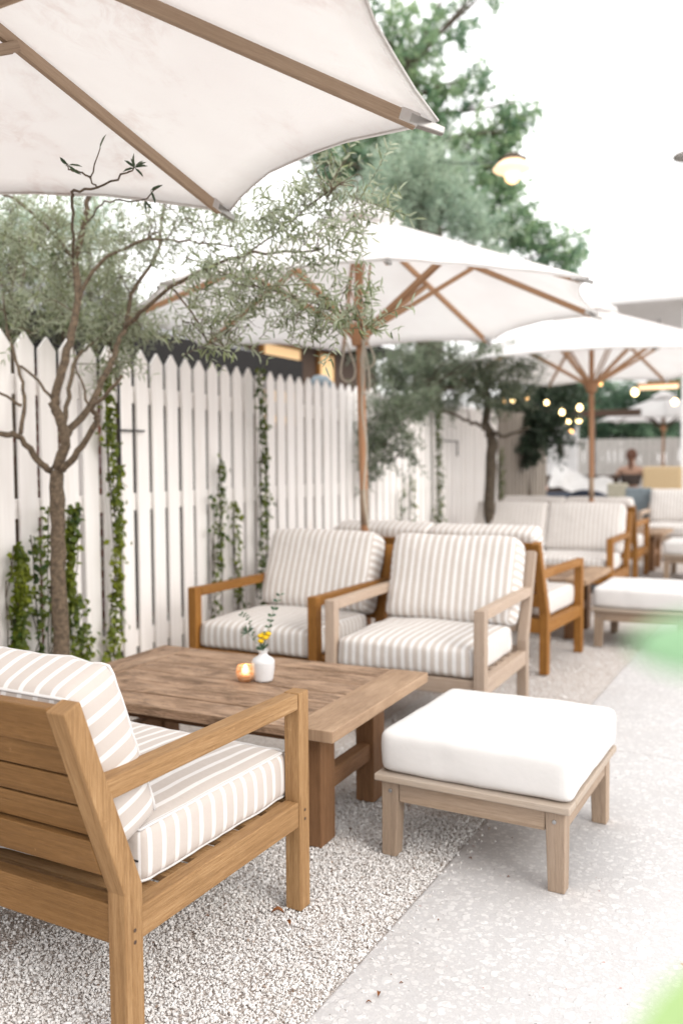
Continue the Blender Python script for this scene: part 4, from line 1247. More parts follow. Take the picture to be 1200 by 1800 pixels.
# thin iron brackets on the pickets
def bracket(loc, drop, arm, label):
    t = thing('iron_bracket', loc, 0, label, 'bracket', 'thin iron brackets on the fence')
    MB().tube([(.014, 0, drop[0]), (.014, 0, drop[1])], .006, 8).build('rod', M['black'], t)
    MB().tube([(.014, 0, 0), (.014, arm, 0)], .005, 8).build('arm', M['black'], t)
    for z in drop: MB().lathe([(0, -.012), (.010, -.008), (.012, 0), (.010, .008), (0, .012)], 10, (.014, 0, z)).build('end_cap', M['metal'], t)
bracket((FX, 3.285, 1.38), (.30, -.26), .18, 'thin black iron bracket beside the first ivy covered post')
bracket((FX, 7.93, 1.405), (0, -.13), -.37, 'thin grey bracket on the pickets right of the far ivy post')

# lamp behind the fence
t = thing('post_lamp', (-3.22, 5.70, 0), 0, 'small dome lamp on a grey post behind the fence left of the umbrella pole', 'lamp')
MB().box(-.04, .04, -.04, .04, 0, 1.74).build('post', M['metal'], t, .004)
MB().lathe([(0, .12), (.05, .11), (.085, .07), (.10, .0), (.095, 0), (.07, .05), (0, .06)], 20, (0, 0, 1.745)).build('dome', M['bluegrey'], t)

# ================================================================== HOUSE BEHIND THE FENCE
def house():
    t = thing('brick_house', (-4.55, .5, 0), 0, 'brick house with grey shingle roof and eaves coloured dark as shade behind the left fence', 'house')
    mb = MB()
    b = 0
    def wallq(x, y0, y1, z0, z1):
        i = len(mb.v)
        mb.v.extend([(x, y0, z0), (x, y1, z0), (x, y1, z1), (x, y0, z1)])
        mb.face((i, i + 1, i + 2, i + 3), [(y0, z0), (y1, z0), (y1, z1), (y0, z1)])
    wallq(0, 0, 6.3, 0, 2.12)
    i = len(mb.v)
    mb.v.extend([(0, 6.3, 0), (-5, 6.3, 0), (-5, 6.3, 2.12), (0, 6.3, 2.12), (-2.5, 6.3, 3.05)])
    mb.face((i, i + 1, i + 2, i + 4, i + 3), [(0, 0), (5, 0), (5, 2.12), (2.5, 3.3), (0, 2.12)])
    mb.build('wall', M['brick'], t)
    mb = MB()
    mb.hexa([(.32, -.3, 2.06), (.32, 6.6, 2.06), (-2.5, 6.6, 3.12), (-2.5, -.3, 3.12), (.30, -.3, 2.12), (.30, 6.6, 2.12), (-2.5, 6.6, 3.18), (-2.5, -.3, 3.18)])
    rf = mb.build('roof', M['shingle'], t)
    MB().box(.3215, .35, -.3, 6.6, 1.86, 2.16).build('fascia', M['soffit'], rf)  # eave shade painted on as a black board
    d = MB().box(.0015, .02, 4.45, 6.25, .05, 2.04).build('opening', M['soffit'], t)  # flat black panel; the dark of the recess is put into its colour
    MB().box(.0015, .05, 4.40, 4.4485, .05, 2.05).build('jamb', M['brown'], d)
    # pale conduit pipes against the bricks
    mb = MB()
    for y in (2.75, 2.20):
        mb.tube([(.05, y, .95), (.05, y, 1.9)], .035, 10)
    mb.build('pipe', M['beige'], t)
house()
def annex():
    t = thing('timber_annex', (-4.6, 6.9, 0), 0, 'timber annex with amber glowing panels showing above the pickets', 'house')
    MB().box(-2, 0, 0, 2.6, 0, 2.45).build('wall', M['brown'], t)
    for k, (y0, y1) in enumerate(((.08, .80), (1.15, 1.5))):
        f = MB().box(.0015, .03, y0, y1, 1.55, 2.38).build('window', M['orange'], t)
        MB().box(.0315, .036, y0 + .04, y1 - .04, 1.6, 2.34).build('pane', M['window_glow'], f)  # emission added to stand in for bright amber boards
    MB().box(-2.2, .3, -.1, 2.7, 2.451, 2.52).build('roof', M['soffit'], t)
annex()

# ================================================================== TREES AND PLANTS
def tree_thing(loc, label, group=None, cat='tree', name='olive_tree'):
    return thing(name, loc, 0, label, cat, group)
def rel(blobs, o): return [[b[0] - o[0], b[1] - o[1], b[2] - o[2], b[3], b[4]] for b in blobs]
def relb(br, o): return [([[p[0] - o[0], p[1] - o[1], p[2] - o[2]] for p in pts], r0, r1) for pts, r0, r1 in br]

o = (-2.75, 2.64, 0)
t = tree_thing(o, 'slender olive tree with forked trunk and airy grey green crown at the left')
limbs('trunk', relb(TREE1, o), M['bark'], t, rel(CROWN1, o), 4, 9, .003, .0032)
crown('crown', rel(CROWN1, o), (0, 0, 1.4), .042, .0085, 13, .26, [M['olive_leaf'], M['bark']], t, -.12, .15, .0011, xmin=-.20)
# sprays of leaves at the ends of the twigs that reach up under the umbrella
o2 = TREE1[0][0][0]
for c, dirs in SPRAYS:
    Dd = np.array(dirs, float)
    P = np.repeat((np.array(c) - np.array(o))[None], len(Dd), 0)
    v, f = leaf_arrays(P, Dd, unit(len(P)) * .5 + np.array([.3, -.7, .3]), RNG.uniform(.032, .045, len(P)), RNG.uniform(.008, .011, len(P)))
    np_mesh('leaf_spray', v, [f], [M['olive_dark']], t, np.repeat(RNG.uniform(.1, .5, len(P)), 6))

o = tuple(TREE2[0][0][0][:2]) + (0,)
t = tree_thing(o, 'second olive tree with bent trunk and dense dark crown by the far loveseat')
limbs('trunk', relb(TREE2, o), M['bark_dark'], t, rel(CROWN2, o), 3, 9, .006, .007)
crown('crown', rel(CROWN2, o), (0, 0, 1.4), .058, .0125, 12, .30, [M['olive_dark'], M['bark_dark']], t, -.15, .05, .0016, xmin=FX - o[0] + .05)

o = tuple(TREE3[0][0][0][:2]) + (0,)
t = tree_thing(o, 'dark rounded bushy tree in front of the shaded board fence', name='bushy_tree')
limbs('trunk', relb(TREE3, o), M['bark_dark'], t, rel(CROWN3, o), 2, 8, .005, .01)
crown('crown', rel(CROWN3, o), (0, 0, 1.5), .085, .035, 10, .34, [M['bush_leaf'], M['bark_dark']], t, -.05, .1, .002)

o = (OAKT[0][0], OAKT[0][1], 0)
t = tree_thing(o, 'tall deep green oak rising behind the fence against the white sky', name='oak_tree')
limbs('trunk', relb([(OAKT, .30, .10)], o), M['bark_dark'], t, rel(OAK, o), 2, 10, .03, .05)
crown('crown', rel([q[:3] + [q[3] * .95, int(q[4] * (.45 if q[2] < 7 else .30))] for q in OAK], o), (0, 0, 4.5), .15, .07, 9, .55, [M['oak_leaf'], M['bark_dark']], t, -.05, .1, .004)

o = (GREYTT[0][0], GREYTT[0][1], 0)
t = tree_thing(o, 'pale grey green feathery tree just above the middle umbrella', name='feathery_tree')
limbs('trunk', relb([(GREYTT, .09, .03)], o), M['bark_dark'], t, rel(GREYT, o), 2, 8, .01, .012)
crown('crown', rel(GREYT, o), (0, 0, 3.0), .075, .014, 14, .45, [M['grey_leaf'], M['bark_dark']], t, -.05, .55, .002)

for i, (b, lab) in enumerate(zip(LEFTT[:3:2] + [LEFTT[3]], ['pale olive tree standing behind the house roof at far left', 'small pale tree behind the roof left of the middle umbrella', 'leafy tree at the left edge behind the fence'])):
    o = (b[0], b[1], 0)
    t = tree_thing(o, lab, 'trees behind the left fence', name='garden_tree')
    limbs('trunk', [([(0, 0, 0), (.03, .02, b[2] * .6), (0, 0, b[2])], .06, .02)], M['bark_dark'], t, rel([b], o), 5, 7, .01, .012)
    crown('crown', rel([b[:3] + [b[3] * 1.25, 70]], o), (0, 0, 1.8), .07, .016, 11, .36, [M['grey_leaf'], M['bark_dark']], t, -.1, .2, .002)

for k, (b, lab) in enumerate(zip(LEFTG, ['bushy olive just behind the nearest fence section at the left edge', 'bushy olive behind the fence seen through the forked olive trunk', 'bushy olive behind the first ivy covered post'])):
    o = (b[0][0], b[0][1], 0)
    t = tree_thing(o, lab, 'trees behind the left fence', name='garden_tree')
    limbs('trunk', [([(0, 0, 0), (.03, .02, 1.1), (0, 0, b[0][2])], .05, .02)], M['bark_dark'], t, rel(b, o), 4, 7, .01, .010)
    crown('crown', rel(b, o), (0, 0, 1.8), .055, .012, 12, .30, [M['olive_leaf'], M['bark_dark']], t, -.1, .2, .002)

# trees beyond the back fence
for i in range(12):
    b = HEDGE[i]
    o = (b[0], b[1] + 2.2 + (i % 3) * .5, 0)
    t = tree_thing(o, HLAB[i], 'trees beyond the back fence', name='background_tree')
    bb = [[b[0], o[1], b[2] + .05, b[3] * 1.35, 70]]
    limbs('trunk', [([(0, 0, 0), (.04, .03, b[2] * .6), (0, 0, b[2])], .10, .04)], M['bark_dark'], t, None, 0, 7, .01)
    crown('crown', rel(bb, o), (0, 0, 1.4), .14, .07, 10, .5, [M['hedge_leaf'], M['bark_dark']], t, -.05, .2, .003)

# climbing vines
VLAB = ['full height ivy column with yellowing leaves beside the olive trunk', 'dense low ivy clump at the left edge of the fence', 'short ivy shoot left of the olive trunk', 'broad ivy patch just right of the olive trunk', 'narrow ivy strip half hidden by the olive trunk',
        'low ivy tuft behind the left armrest of the orange armchair', 'slim ivy strand climbing mid fence left of the armchairs', 'yellow green ivy strand beside the second ivy post', 'tall ivy column covering the post behind the orange armchair', 'far ivy covered post in front of the pale pickets',
        'short ivy strand low on the fence left of the far ivy post', 'shortest ivy strand low on the fence behind the loveseat', 'thin ivy on the fence end beside the second olive trunk']
for (x, y, z0, z1, hw, n), lab in zip(VINES, VLAB):
    t = thing('climbing_ivy', (x, y, z0), 0, lab, 'climbing plant', 'ivy strands climbing the picket fence')
    H = z1 - z0
    mb = MB()
    for s in range(3):
        pts = []
        ph = random.uniform(0, 6)
        ztop = H * (1 if s == 0 else random.uniform(.55, .95))
        for i in range(9):
            u = i / 8
            pts.append((random.uniform(-.012, .012), hw * .6 * math.sin(u * 7 + ph) * (1 - .3 * u), u * ztop))
        mb.tube(smooth_path(pts, 3), .0028, 5)
    mb.build('stem', M['bark_dark'], t)
    n = int(n * (1.7 if y < 6 else 3.6)); hw *= 1.15
    if 'clump' in lab or 'patch' in lab: n = int(n * 1.8); hw *= 1.3
    u = RNG.random(n)
    taper = 1 - .55 * u ** 3
    clump = .62 + .75 * np.sin(u * H * 9 + x * 7 + y * 3) * np.sin(u * H * 4.1 + y * 5)
    u = np.where(RNG.random(n) < .35, np.clip(np.round(u * 9) / 9 + RNG.normal(0, .035, n), 0, 1), u)
    P = np.stack([RNG.normal(.012, .016, n), (RNG.normal(0, .5, n) * taper * clump + .45 * np.sin(u * H * 5 + y * 9)) * hw, u * H], 1)
    Dd = np.stack([RNG.normal(.25, .3, n), RNG.normal(0, .7, n), RNG.normal(-.45, .45, n)], 1)
    Nn = np.stack([np.full(n, 1.), RNG.normal(0, .45, n), RNG.normal(.25, .4, n)], 1)
    v, f = leaf_arrays(P, Dd, Nn, RNG.uniform(.015, .042, n), RNG.uniform(.013, .034, n), .12)
    yel = RNG.normal(.30, .2, n)
    if n > 350 and z1 < 1.72: yel += .5 * np.exp(-((u * H - .72) / .12) ** 2) + .3 * np.exp(-((u * H - .35) / .08) ** 2)
    if 'yellow' in lab: yel += .2
    np_mesh('foliage', v, [f], [M['vine_leaf']], t, np.repeat(np.clip(yel, 0, 1), 6))

# broad leaved plant right beside the camera
def near_plant():
    t = thing('leafy_plant', (.34, .48, 0), 0, 'out of focus bright green leaves poking in at the right edge', 'plant')
    mb = MB()
    tips = LEAFT
    rts = []
    for (x, y, z) in tips:
        root = Vector(LEAFR[len(rts)]); rts.append(root)
        mb.tube(smooth_path([(0 - .34 + .34, 0, 0), (-.05, .02, z * .5), (root.x - .34, root.y - .48, z - .03)], 6), [.006] * 13, 7)
    mb.build('stems', M['stem'], t)
    for (x, y, z), root, w, tn in zip(tips, rts, (.022, .026), (0., 1.)):
        base = root - Vector((.34, .48, 0)); tip = Vector((x - .34, y - .48, z))
        d = tip - base; s = Vector((.12, -.05, .99)); s = (s - d.normalized() * s.dot(d.normalized())).normalized()
        nrm = d.normalized().cross(s)
        V = []; F = []; n = 12
        for i in range(n + 1):
            u = i / n
            ww = w * .5 * math.sin(PI * min(1, u * .98 + .02)) ** .75 * (1.0 if u < .6 else 1.0)
            for j in range(-2, 3):
                p = base + d * u + s * (ww * j / 2) + nrm * (.004 * j * j / 4 - .02 * u * u)
                V.append(tuple(p))
        for i in range(n):
            for j in range(4):
                a = i * 5 + j; F.append([a, a + 1, a + 6, a + 5])
        np_mesh('leaf', np.array(V), [np.array(F)], [M['near_leaf']], t, np.full(len(V), tn), smooth=True)
near_plant()

# ================================================================== LAMPS AND LIGHT STRINGS
def pendant(loc, label, wire_to, bulb_on=True):
    t = thing('pendant_lamp', loc, 0, label, 'lamp', 'shaded lamps hanging on the overhead wire')
    if bulb_on:
        MB().lathe([(0, .125), (.05, .12), (.09, .085), (.12, .07), (.12, .062), (0, .062)], 24).build('cap', M['bark_dark'], t)
        MB().lathe([(.09, .061), (.13, .03), (.165, -.01), (.155, -.02), (.10, -.035), (.07, -.04), (0, -.04)], 28).build('shade', M['bulb_peach'], t)
        MB().lathe([(.062, -.041), (.068, -.07), (.05, -.11), (.02, -.13), (0, -.132)], 18).build('bulb', M['bulb_amber'], t)
    else:
        MB().lathe([(0, .06), (.03, .05), (.05, .02), (.165, .0), (.165, -.006), (.05, .008), (0, .01)], 24).build('shade', M['metal'], t)
        MB().lathe([(0, .0), (.03, -.003), (.03, -.012), (0, -.012)], 18).build('socket', M['metal'], t)
    a = Vector((0, 0, .06)); mb = MB()
    for w in wire_to:
        b = Vector(w) - Vector(loc)
        pts = [a.lerp(b, i / 10) + Vector((0, 0, -.25 * math.sin(PI * i / 10) * (b.length / 8))) for i in range(11)]
        mb.tube(pts, .006, 6)
    mb.build('wire', M['black'], t)
pendant((-2.31, 7.45, 3.72), 'glowing lamp under a small brown shade against the oak and sky', [(-4.2, 9.2, 4.75)])
pendant((-.795, 7.05, 3.455), 'lamp shade cut off by the right edge high in the white sky', [(.6, 6.6, 3.7)], False)

def string_lights(label, pts, bulbs):
    t = thing('string_lights', pts[0], 0, label, 'string lights', 'warm festoon lights at the back')
    o = Vector(pts[0])
    P = []
    for a, b in zip(pts, pts[1:]):
        a, b = Vector(a) - o, Vector(b) - o
        for i in range(8):
            P.append(a.lerp(b, i / 8) - Vector((0, 0, .12 * math.sin(PI * i / 8))))
    P.append(Vector(pts[-1]) - o)
    MB().tube(P, .006, 6).build('cable', M['black'], t)
    for (x, y, z, r, k) in bulbs:
        MB().lathe([(0, -r), (r * .6, -r * .8), (r, 0), (r * .7, r * .7), (.3 * r, r * 1.1), (0, r * 1.3)], 14, (x - o.x, y - o.y, z - o.z)).build('bulb', M[k], t)
string_lights('string of small warm bulbs sagging across the dark bush', [(-2.987, 9.360, 1.921), (-2.730, 9.360, 1.945), (-2.340, 9.360, 1.797), (-2.161, 9.360, 1.828)],
              [(-2.987, 9.360, 1.871, 0.0218, 'bulb_soft'), (-2.891, 9.360, 1.867, 0.0218, 'bulb'), (-2.732, 9.360, 1.892, 0.0187, 'bulb_soft'), (-2.515, 9.360, 1.834, 0.0234, 'bulb'), (-2.349, 9.360, 1.726, 0.0281, 'bulb'), (-2.164, 9.360, 1.768, 0.0312, 'bulb')])
string_lights('lower cluster of amber bulbs left of the third umbrella pole', [(-2.98, 12.2, 1.86), (-2.82, 12.2, 1.85), (-2.64, 12.2, 1.82)],
              [(-2.985, 12.2, 1.752, .042, 'bulb'), (-2.83, 12.2, 1.763, .038, 'bulb'), (-2.655, 12.2, 1.743, .03, 'bulb_soft'), (-2.93, 12.2, 1.62, .03, 'bulb_soft')])
string_lights('few bright bulbs at the right under the third umbrella', [(-2.49, 11.6, 2.26), (-2.05, 11.8, 2.17), (-1.56, 12, 2.05)],
              [(-2.42, 11.6, 2.20, .026, 'bulb_soft'), (-2.06, 12, 2.098, .046, 'bulb'), (-1.566, 12, 1.953, .04, 'bulb')])
t = thing('heat_lamp', (-2.08, 12.4, 2.19), 0, 'long glowing bar heater hanging under the porch', 'heater')
MB().box(-.02, .52, -.06, .06, .03, .06).build('reflector', M['orange'], t, .005)
MB().tube([(.0, 0, 0), (.50, 0, 0)], .033, 12).build('element', M['bulb_peach'], t)
MB().tube([(.25, 0, .06), (.25, 0, .9)], .01, 6).build('rod', M['black'], t)

# porch at the right: column, roof, rafters
t = thing('white_porch', (-1.62, 13.4, 0), 0, 'white porch with a square column and pale roof at the right edge', 'porch')
MB().box(-.04, .26, 0, .26, 0, 3.449).build('column', M['white_paint'], t, .01)
MB().box(-1.3, 6, -.3, 5, 3.45, 3.78).build('roof', M['white_paint'], t, .02)
t = thing('timber_beam', (-3.0, 14, 1.94), 0, 'brown timber beam crossing behind the third umbrella pole', 'beam')
MB().box(-.35, .68, 0, .12, -.045, .06).build('beam', M['brown'], t, .006)
MB().box(-.09, -.01, .02, .10, -1.94, -.0455).build('post', M['brown'], t, .006)

# ================================================================== FAR DINING AREA
def dining_chair(loc, rz, mat, label, bw=.42, bh=.42, top=.84, round_=False):
    t = thing('dining_chair', loc, rz, label, 'chair', 'dining chairs in the far seating area')
    MB().box(-bw / 2, bw / 2, -.22, .22, .42, .48).build('seat', mat, t, .02)
    mb = MB()
    if round_:
        for k in range(9):
            a0, a1 = -1.2 + k * .267, -1.2 + (k + 1) * .267
            r = bw * .62
            z1a = top - .1 * (a0 / 1.2) ** 2; z1b = top - .1 * (a1 / 1.2) ** 2
            pts = []
            for rr in (r, r + .04):
                pts.append([(rr * math.sin(a0), -.05 + -rr * math.cos(a0), .48), (rr * math.sin(a1), -.05 - rr * math.cos(a1), .48)])
            (p0, p1), (q0, q1) = pts
            mb.hexa([q0, q1, p1, p0] + [(q0[0], q0[1], z1a), (q1[0], q1[1], z1b), (p1[0], p1[1], z1b), (p0[0], p0[1], z1a)])
    else:
        mb.hexa([(-bw / 2, -.24, .481), (bw / 2, -.24, .481), (bw / 2, -.19, .481), (-bw / 2, -.19, .481), (-bw / 2, -.30, top), (bw / 2, -.30, top), (bw / 2, -.26, top), (-bw / 2, -.26, top)])
    mb.build('backrest', mat, t, .015)
    for sx in (-1, 1):
        for sy in (-1, 1):
            MB().tube([(sx * (bw / 2 - .03), sy * .19, .42), (sx * (bw / 2 - .01), sy * .21, 0)], [.018, .013], 8).build('leg', M['brown'], t)
    return t
# chairs whose backs (local -y) point at the camera
dining_chair((-1.98, 12.0, 0), .1, M['bluegrey'], 'pale blue grey dining chair in front of the seated woman', .32, .4, .86)
dining_chair((-2.43, 13.0, 0), .1, M['beige'], 'cream dining chair left of the pale blue grey one', .28, .4, .89)
dining_chair((-2.70, 12.4, 0), 0, M['navy'], 'rounded dark blue grey chair behind the third umbrella pole', .42, .4, .82, True)
t = thing('wicker_settee', (-1.90, 13.4, 0), 0, 'honey coloured high backed wicker seat at the right edge', 'settee')
MB().box(-.27, .27, -.06, .0, .1, 1.12).build('backrest', M['wicker'], t, .03)
MB().box(-.27, .27, .002, .5, .1, .44).build('seat', M['wicker'], t, .02)
for x in (-.23, .23): MB().tube([(x, .0, 0), (x, .0, .1)], .02, 8).build('leg', M['brown'], t)
t = thing('dining_table', (-3.62, 12.9, 0), 0, 'low dark wooden dining table with two glowing globe lamps', 'table')
MB().box(-.5, .62, -.4, .4, .66, .70).build('tabletop', M['bluegrey'], t, .005)
for x in (-.44, .5):
    for y in (-.34, .28): MB().box(x, x + .07, y, y + .07, 0, .659).build('leg', M['brown'], t)
def globe(loc, r, key, label):
    t = thing('globe_lamp', loc, 0, label, 'lamp', 'globe lamps on the far table')
    MB().lathe([(r * math.sin(a), r - r * math.cos(a) + .02) for a in np.linspace(0, PI, 14)], 20).build('globe', M[key], t)
    MB().lathe([(0, 0), (r * .6, 0), (r * .5, .025), (0, .03)], 14).build('base', M['brown'], t)
globe((-3.79, 13.0, .80), .085, 'globe_orange', 'orange globe lamp at the rear of the far dark table')
MB_ = None
t = thing('lamp_stand', (-3.79, 13.0, .701), 0, 'small dark box under the orange globe lamp', 'stand')
MB().box(-.09, .09, -.07, .07, 0, .098).build('box', M['brown'], t, .01)
globe((-3.50, 12.75, .701), .088, 'globe_pink', 'pale pink globe lamp at the front of the far dark table')
t = thing('bench', (-3.25, 13.9, 0), 0, 'dark brown bench with a white throw beyond the far table', 'bench')
MB().box(-.75, .55, -.25, .25, .40, .46).build('seat', M['brown'], t, .01)
MB().box(-.75, .55, .20, .26, .461, .98).build('backrest', M['brown'], t, .01)
for x in (-.7, .44):
    for y in (-.22, .15): MB().box(x, x + .06, y, y + .05, 0, .399).build('leg', M['brown'], t)
def throw():
    V = []; F = []; nx, ny = 26, 14
    for j in range(ny + 1):
        for i in range(nx + 1):
            u, w = i / nx, j / ny
            x = -.42 + u * .95
            top = 1.10 - .22 * u + .04 * math.sin(u * 9)
            if w < .3: y, z = .30, top - (.3 - w) * .8
            elif w < .45: y, z = .30 - (w - .3) / .15 * .14, top + .03 * math.sin((w - .3) / .15 * PI)
            else: y, z = .16 - (w - .45) * .42, top - (w - .45) * .55
            q = mnoise.noise(Vector((u * 7, w * 6, 1.3))) * .05
            V.append((x + q * .5, y - abs(q), z + q)); 
    for j in range(ny):
        for i in range(nx):
            a = j * (nx + 1) + i; F.append([a, a + 1, a + nx + 2, a + nx + 1])
    o = np_mesh('white_throw', np.array(V), [np.array(F)], [M['white_cloth']], smooth=True)
    o.location = (-3.25, 13.9, 0)
    tag(o, 'crumpled white throw draped over the far brown bench', 'throw')
throw()
t = thing('floor_cushion', (-3.15, 12.55, 0), 0, 'dark navy upholstered pouf beside the pink globe lamp', 'pouf')
cushion('body', .62, .42, .74, M['navy'], t, .06, .02, 10, (0, 0, .375))

# ---- the seated woman, from behind
def woman():
    t = thing('person', (-2.50, 14.3, 0), .05, 'woman seated with her back to the camera, auburn ponytail and bare shoulders', 'person')
    J = {'pelvis': (0, .03, .52, .135, .11), 'belly': (0, .02, .66, .115, .085), 'waist': (0, 0, .76, .108, .08), 'chest': (0, .0, .92, .13, .09), 'upper': (0, .01, 1.02, .12, .075), 'neck0': (0, .02, 1.09, .05, .05), 'neck1': (0, .035, 1.14, .043, .045), 'skull': (0, .05, 1.19, .062, .07), 'skull1': (0, .06, 1.25, .072, .086), 'skull2': (0, .055, 1.30, .055, .062)}
    E_ = [('pelvis', 'belly'), ('belly', 'waist'), ('waist', 'chest'), ('chest', 'upper'), ('upper', 'neck0'), ('neck0', 'neck1'), ('neck1', 'skull'), ('skull', 'skull1'), ('skull1', 'skull2')]
    for s, k in ((-1, 'l'), (1, 'r')):
        J['sh' + k] = (s * .155, .01, 1.035, .05, .052); J['el' + k] = (s * .235, .03, .80, .038, .038); J['wr' + k] = (s * .15, .25, .75, .025, .022); J['ha' + k] = (s * .11, .32, .75, .03, .016)
        J['hip' + k] = (s * .09, .08, .50, .085, .085); J['kn' + k] = (s * .12, .46, .50, .058, .058); J['an' + k] = (s * .12, .44, .09, .036, .036); J['to' + k] = (s * .13, .58, .04, .03, .022)
        E_ += [('upper', 'sh' + k), ('sh' + k, 'el' + k), ('el' + k, 'wr' + k), ('wr' + k, 'ha' + k), ('pelvis', 'hip' + k), ('hip' + k, 'kn' + k), ('kn' + k, 'an' + k), ('an' + k, 'to' + k)]
    names = list(J)
    me = bpy.data.meshes.new('body'); me.from_pydata([J[n][:3] for n in names], [(names.index(a), names.index(b)) for a, b in E_], [])
    o = bpy.data.objects.new('body', me); COL.objects.link(o); o.parent = t
    me.materials.append(M['skin'])
    o.modifiers.new('skin', 'SKIN')
    sv = me.skin_vertices[0].data
    for i, n in enumerate(names): sv[i].radius = J[n][3:5]
    sv[0].use_root = True
    ss = o.modifiers.new('sub', 'SUBSURF'); ss.levels = 1; ss.render_levels = 2
    t.scale = (1.08, 1.08, 1.03)
    # hair and ponytail
    mb = MB()
    hp = []
    for i in range(9):
        a = PI * i / 8
        hp.append((.083 * math.sin(a), -.095 * math.cos(a)))
    mb.lathe(hp, 18, (0, .045, 1.262))
    mb.tube(smooth_path([(0, -.02, 1.30), (0, -.065, 1.27), (0, -.07, 1.18), (.005, -.06, 1.08), (.0, -.065, 1.02)], 4), [.035, .035, .034, .034, .034, .034, .034, .033, .032, .03, .028, .026, .022, .018, .014, .01, .006], 10)
    mb.build('hair', M['hair'], t)
    # cropped top with low back
    mb = MB()
    ring = []
    prof = [(.800, .128, .100), (.83, .136, .106), (.88, .144, .110), (.93, .150, .108), (.965, .152, .102)]
    for z, rx, ry in prof:
        b = len(mb.v)
        for k in range(24):
            a = 2 * PI * k / 24; mb.v.append((rx * math.cos(a), .004 + ry * math.sin(a), z))
        ring.append(b)
    for b0, b1 in zip(ring, ring[1:]):
        for k in range(24):
            k2 = (k + 1) % 24; mb.face((b0 + k, b0 + k2, b1 + k2, b1 + k), [(0, 0)] * 4, True)
    for s in (-1, 1):
        mb.tube([(s * .20, .02, .95), (s * .225, .025, .88), (s * .238, .03, .80)], [.058, .056, .052], 12)
    mb.build('top', M['top'], t)
    mb = MB()
    mb.lathe([(.10, .40), (.165, .44), (.175, .52), (.150, .62), (.128, .67)], 20, (0, .035, 0))
    for s in (-1, 1):
        mb.tube([(s * .09, .06, .50), (s * .12, .46, .505)], [.098, .072], 12)
        mb.tube([(s * .12, .46, .505), (s * .12, .44, .12)], [.072, .05], 12)
    mb.build('jeans', M['denim'], t)
woman()
dining_chair((-2.50, 14.33, 0), .05, M['brown'], 'brown low chair the woman is sitting on', .42, .1, .56)

# ------------------------------------------------------------------ real-world albedo: bright daylight on moderately reflective surfaces
for mname, m in M.items():
    nt = m.node_tree
    for nd in list(nt.nodes):
        if nd.type in ('BSDF_PRINCIPLED', 'BSDF_TRANSLUCENT'):
            sk = nd.inputs['Base Color'] if nd.type == 'BSDF_PRINCIPLED' else nd.inputs['Color']
            hs = nt.nodes.new('ShaderNodeHueSaturation'); hs.inputs['Value'].default_value = 1.0 if mname in ('fence', 'canvas', 'canvas_old', 'oak_leaf', 'grey_leaf', 'concrete', 'white_paint') else ALB
            hs.inputs['Saturation'].default_value = 1.06
            if sk.is_linked:
                nt.links.new(sk.links[0].from_socket, hs.inputs['Color'])
            else:
                hs.inputs['Color'].default_value = sk.default_value
            nt.links.new(hs.outputs[0], sk)

# ================================================================== LIGHT AND CAMERA
w = bpy.data.worlds.new('World'); scene.world = w; w.use_nodes = True
nt = w.node_tree; nt.nodes.clear()
sky = nt.nodes.new('ShaderNodeTexSky'); sky.sky_type = 'NISHITA'; sky.sun_disc = False
SUN_EL, SUN_AZ = math.radians(34), math.radians(108)      # azimuth clockwise from +Y
sky.sun_elevation = SUN_EL; sky.sun_rotation = SUN_AZ
sky.air_density = 1.0; sky.dust_density = 3.0
mx = nt.nodes.new('ShaderNodeMix'); mx.data_type = 'RGBA'
mx.inputs[0].default_value = .86                             # cloud cover veils most of the blue
nt.links.new(sky.outputs[0], mx.inputs[6]); mx.inputs[7].default_value = (SKYV * 1.0, SKYV * .99, SKYV * .985, 1)
bg = nt.nodes.new('ShaderNodeBackground'); bg.inputs[1].default_value = .10
wo = nt.nodes.new('ShaderNodeOutputWorld')
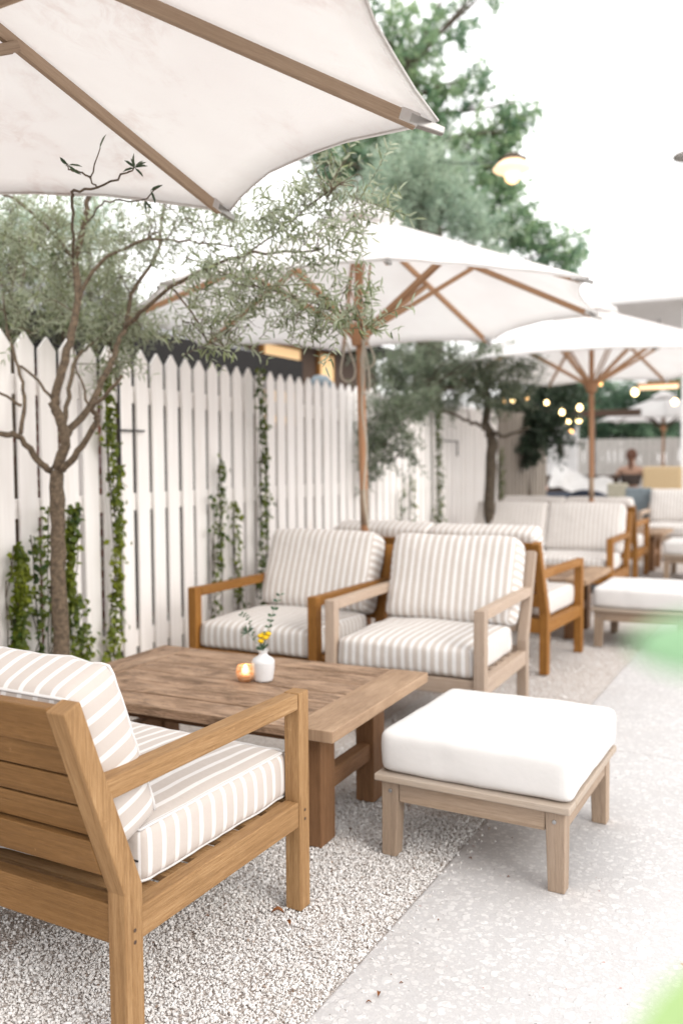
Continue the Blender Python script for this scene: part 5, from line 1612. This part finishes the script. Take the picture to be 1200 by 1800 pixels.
nt.links.new(mx.outputs[2], bg.inputs[0]); nt.links.new(bg.outputs[0], wo.inputs[0])

sl = bpy.data.lights.new('sun', 'SUN'); sl.energy = 2.1; sl.angle = math.radians(34); sl.color = (1., .955, .90)
so = bpy.data.objects.new('sun', sl); COL.objects.link(so)
sd = Vector((math.sin(SUN_AZ) * math.cos(SUN_EL), math.cos(SUN_AZ) * math.cos(SUN_EL), math.sin(SUN_EL)))
so.rotation_euler = sd.to_track_quat('Z', 'Y').to_euler()

cam = bpy.data.cameras.new('camera'); co = bpy.data.objects.new('camera', cam); COL.objects.link(co)
f_, p_, a_, r_, H_ = 1540.3, .0571, .4917, .007, 1.2172
R_ = Vector((math.cos(a_), math.sin(a_), 0)); F0 = Vector((-math.sin(a_), math.cos(a_), 0)); Zv = Vector((0, 0, 1))
Fv = F0 * math.cos(p_) - Zv * math.sin(p_); Uv = F0 * math.sin(p_) + Zv * math.cos(p_)
Xc = R_ * math.cos(r_) - Uv * math.sin(r_); Yc = R_ * math.sin(r_) + Uv * math.cos(r_); Zc = -Fv
co.matrix_world = Matrix(((Xc.x, Yc.x, Zc.x, 0), (Xc.y, Yc.y, Zc.y, 0), (Xc.z, Yc.z, Zc.z, H_), (0, 0, 0, 1)))
cam.sensor_fit = 'VERTICAL'; cam.sensor_height = 36; cam.sensor_width = 24
cam.lens = f_ * 36 / 1800
cam.clip_start = .05; cam.clip_end = 2000
cam.dof.use_dof = True; cam.dof.focus_distance = 2.1; cam.dof.aperture_fstop = 2.0; cam.dof.aperture_blades = 0
scene.camera = co

scene.render.engine = 'CYCLES'
scene.view_settings.view_transform = 'Standard'; scene.view_settings.look = 'None'; scene.view_settings.exposure = 0
scene.cycles.use_denoising = True
try: scene.cycles.denoiser = 'OPENIMAGEDENOISE'
except Exception: pass
scene.cycles.max_bounces = 8; scene.cycles.diffuse_bounces = 5; scene.cycles.transparent_max_bounces = 8
scene.cycles.caustics_reflective = False; scene.cycles.caustics_refractive = False
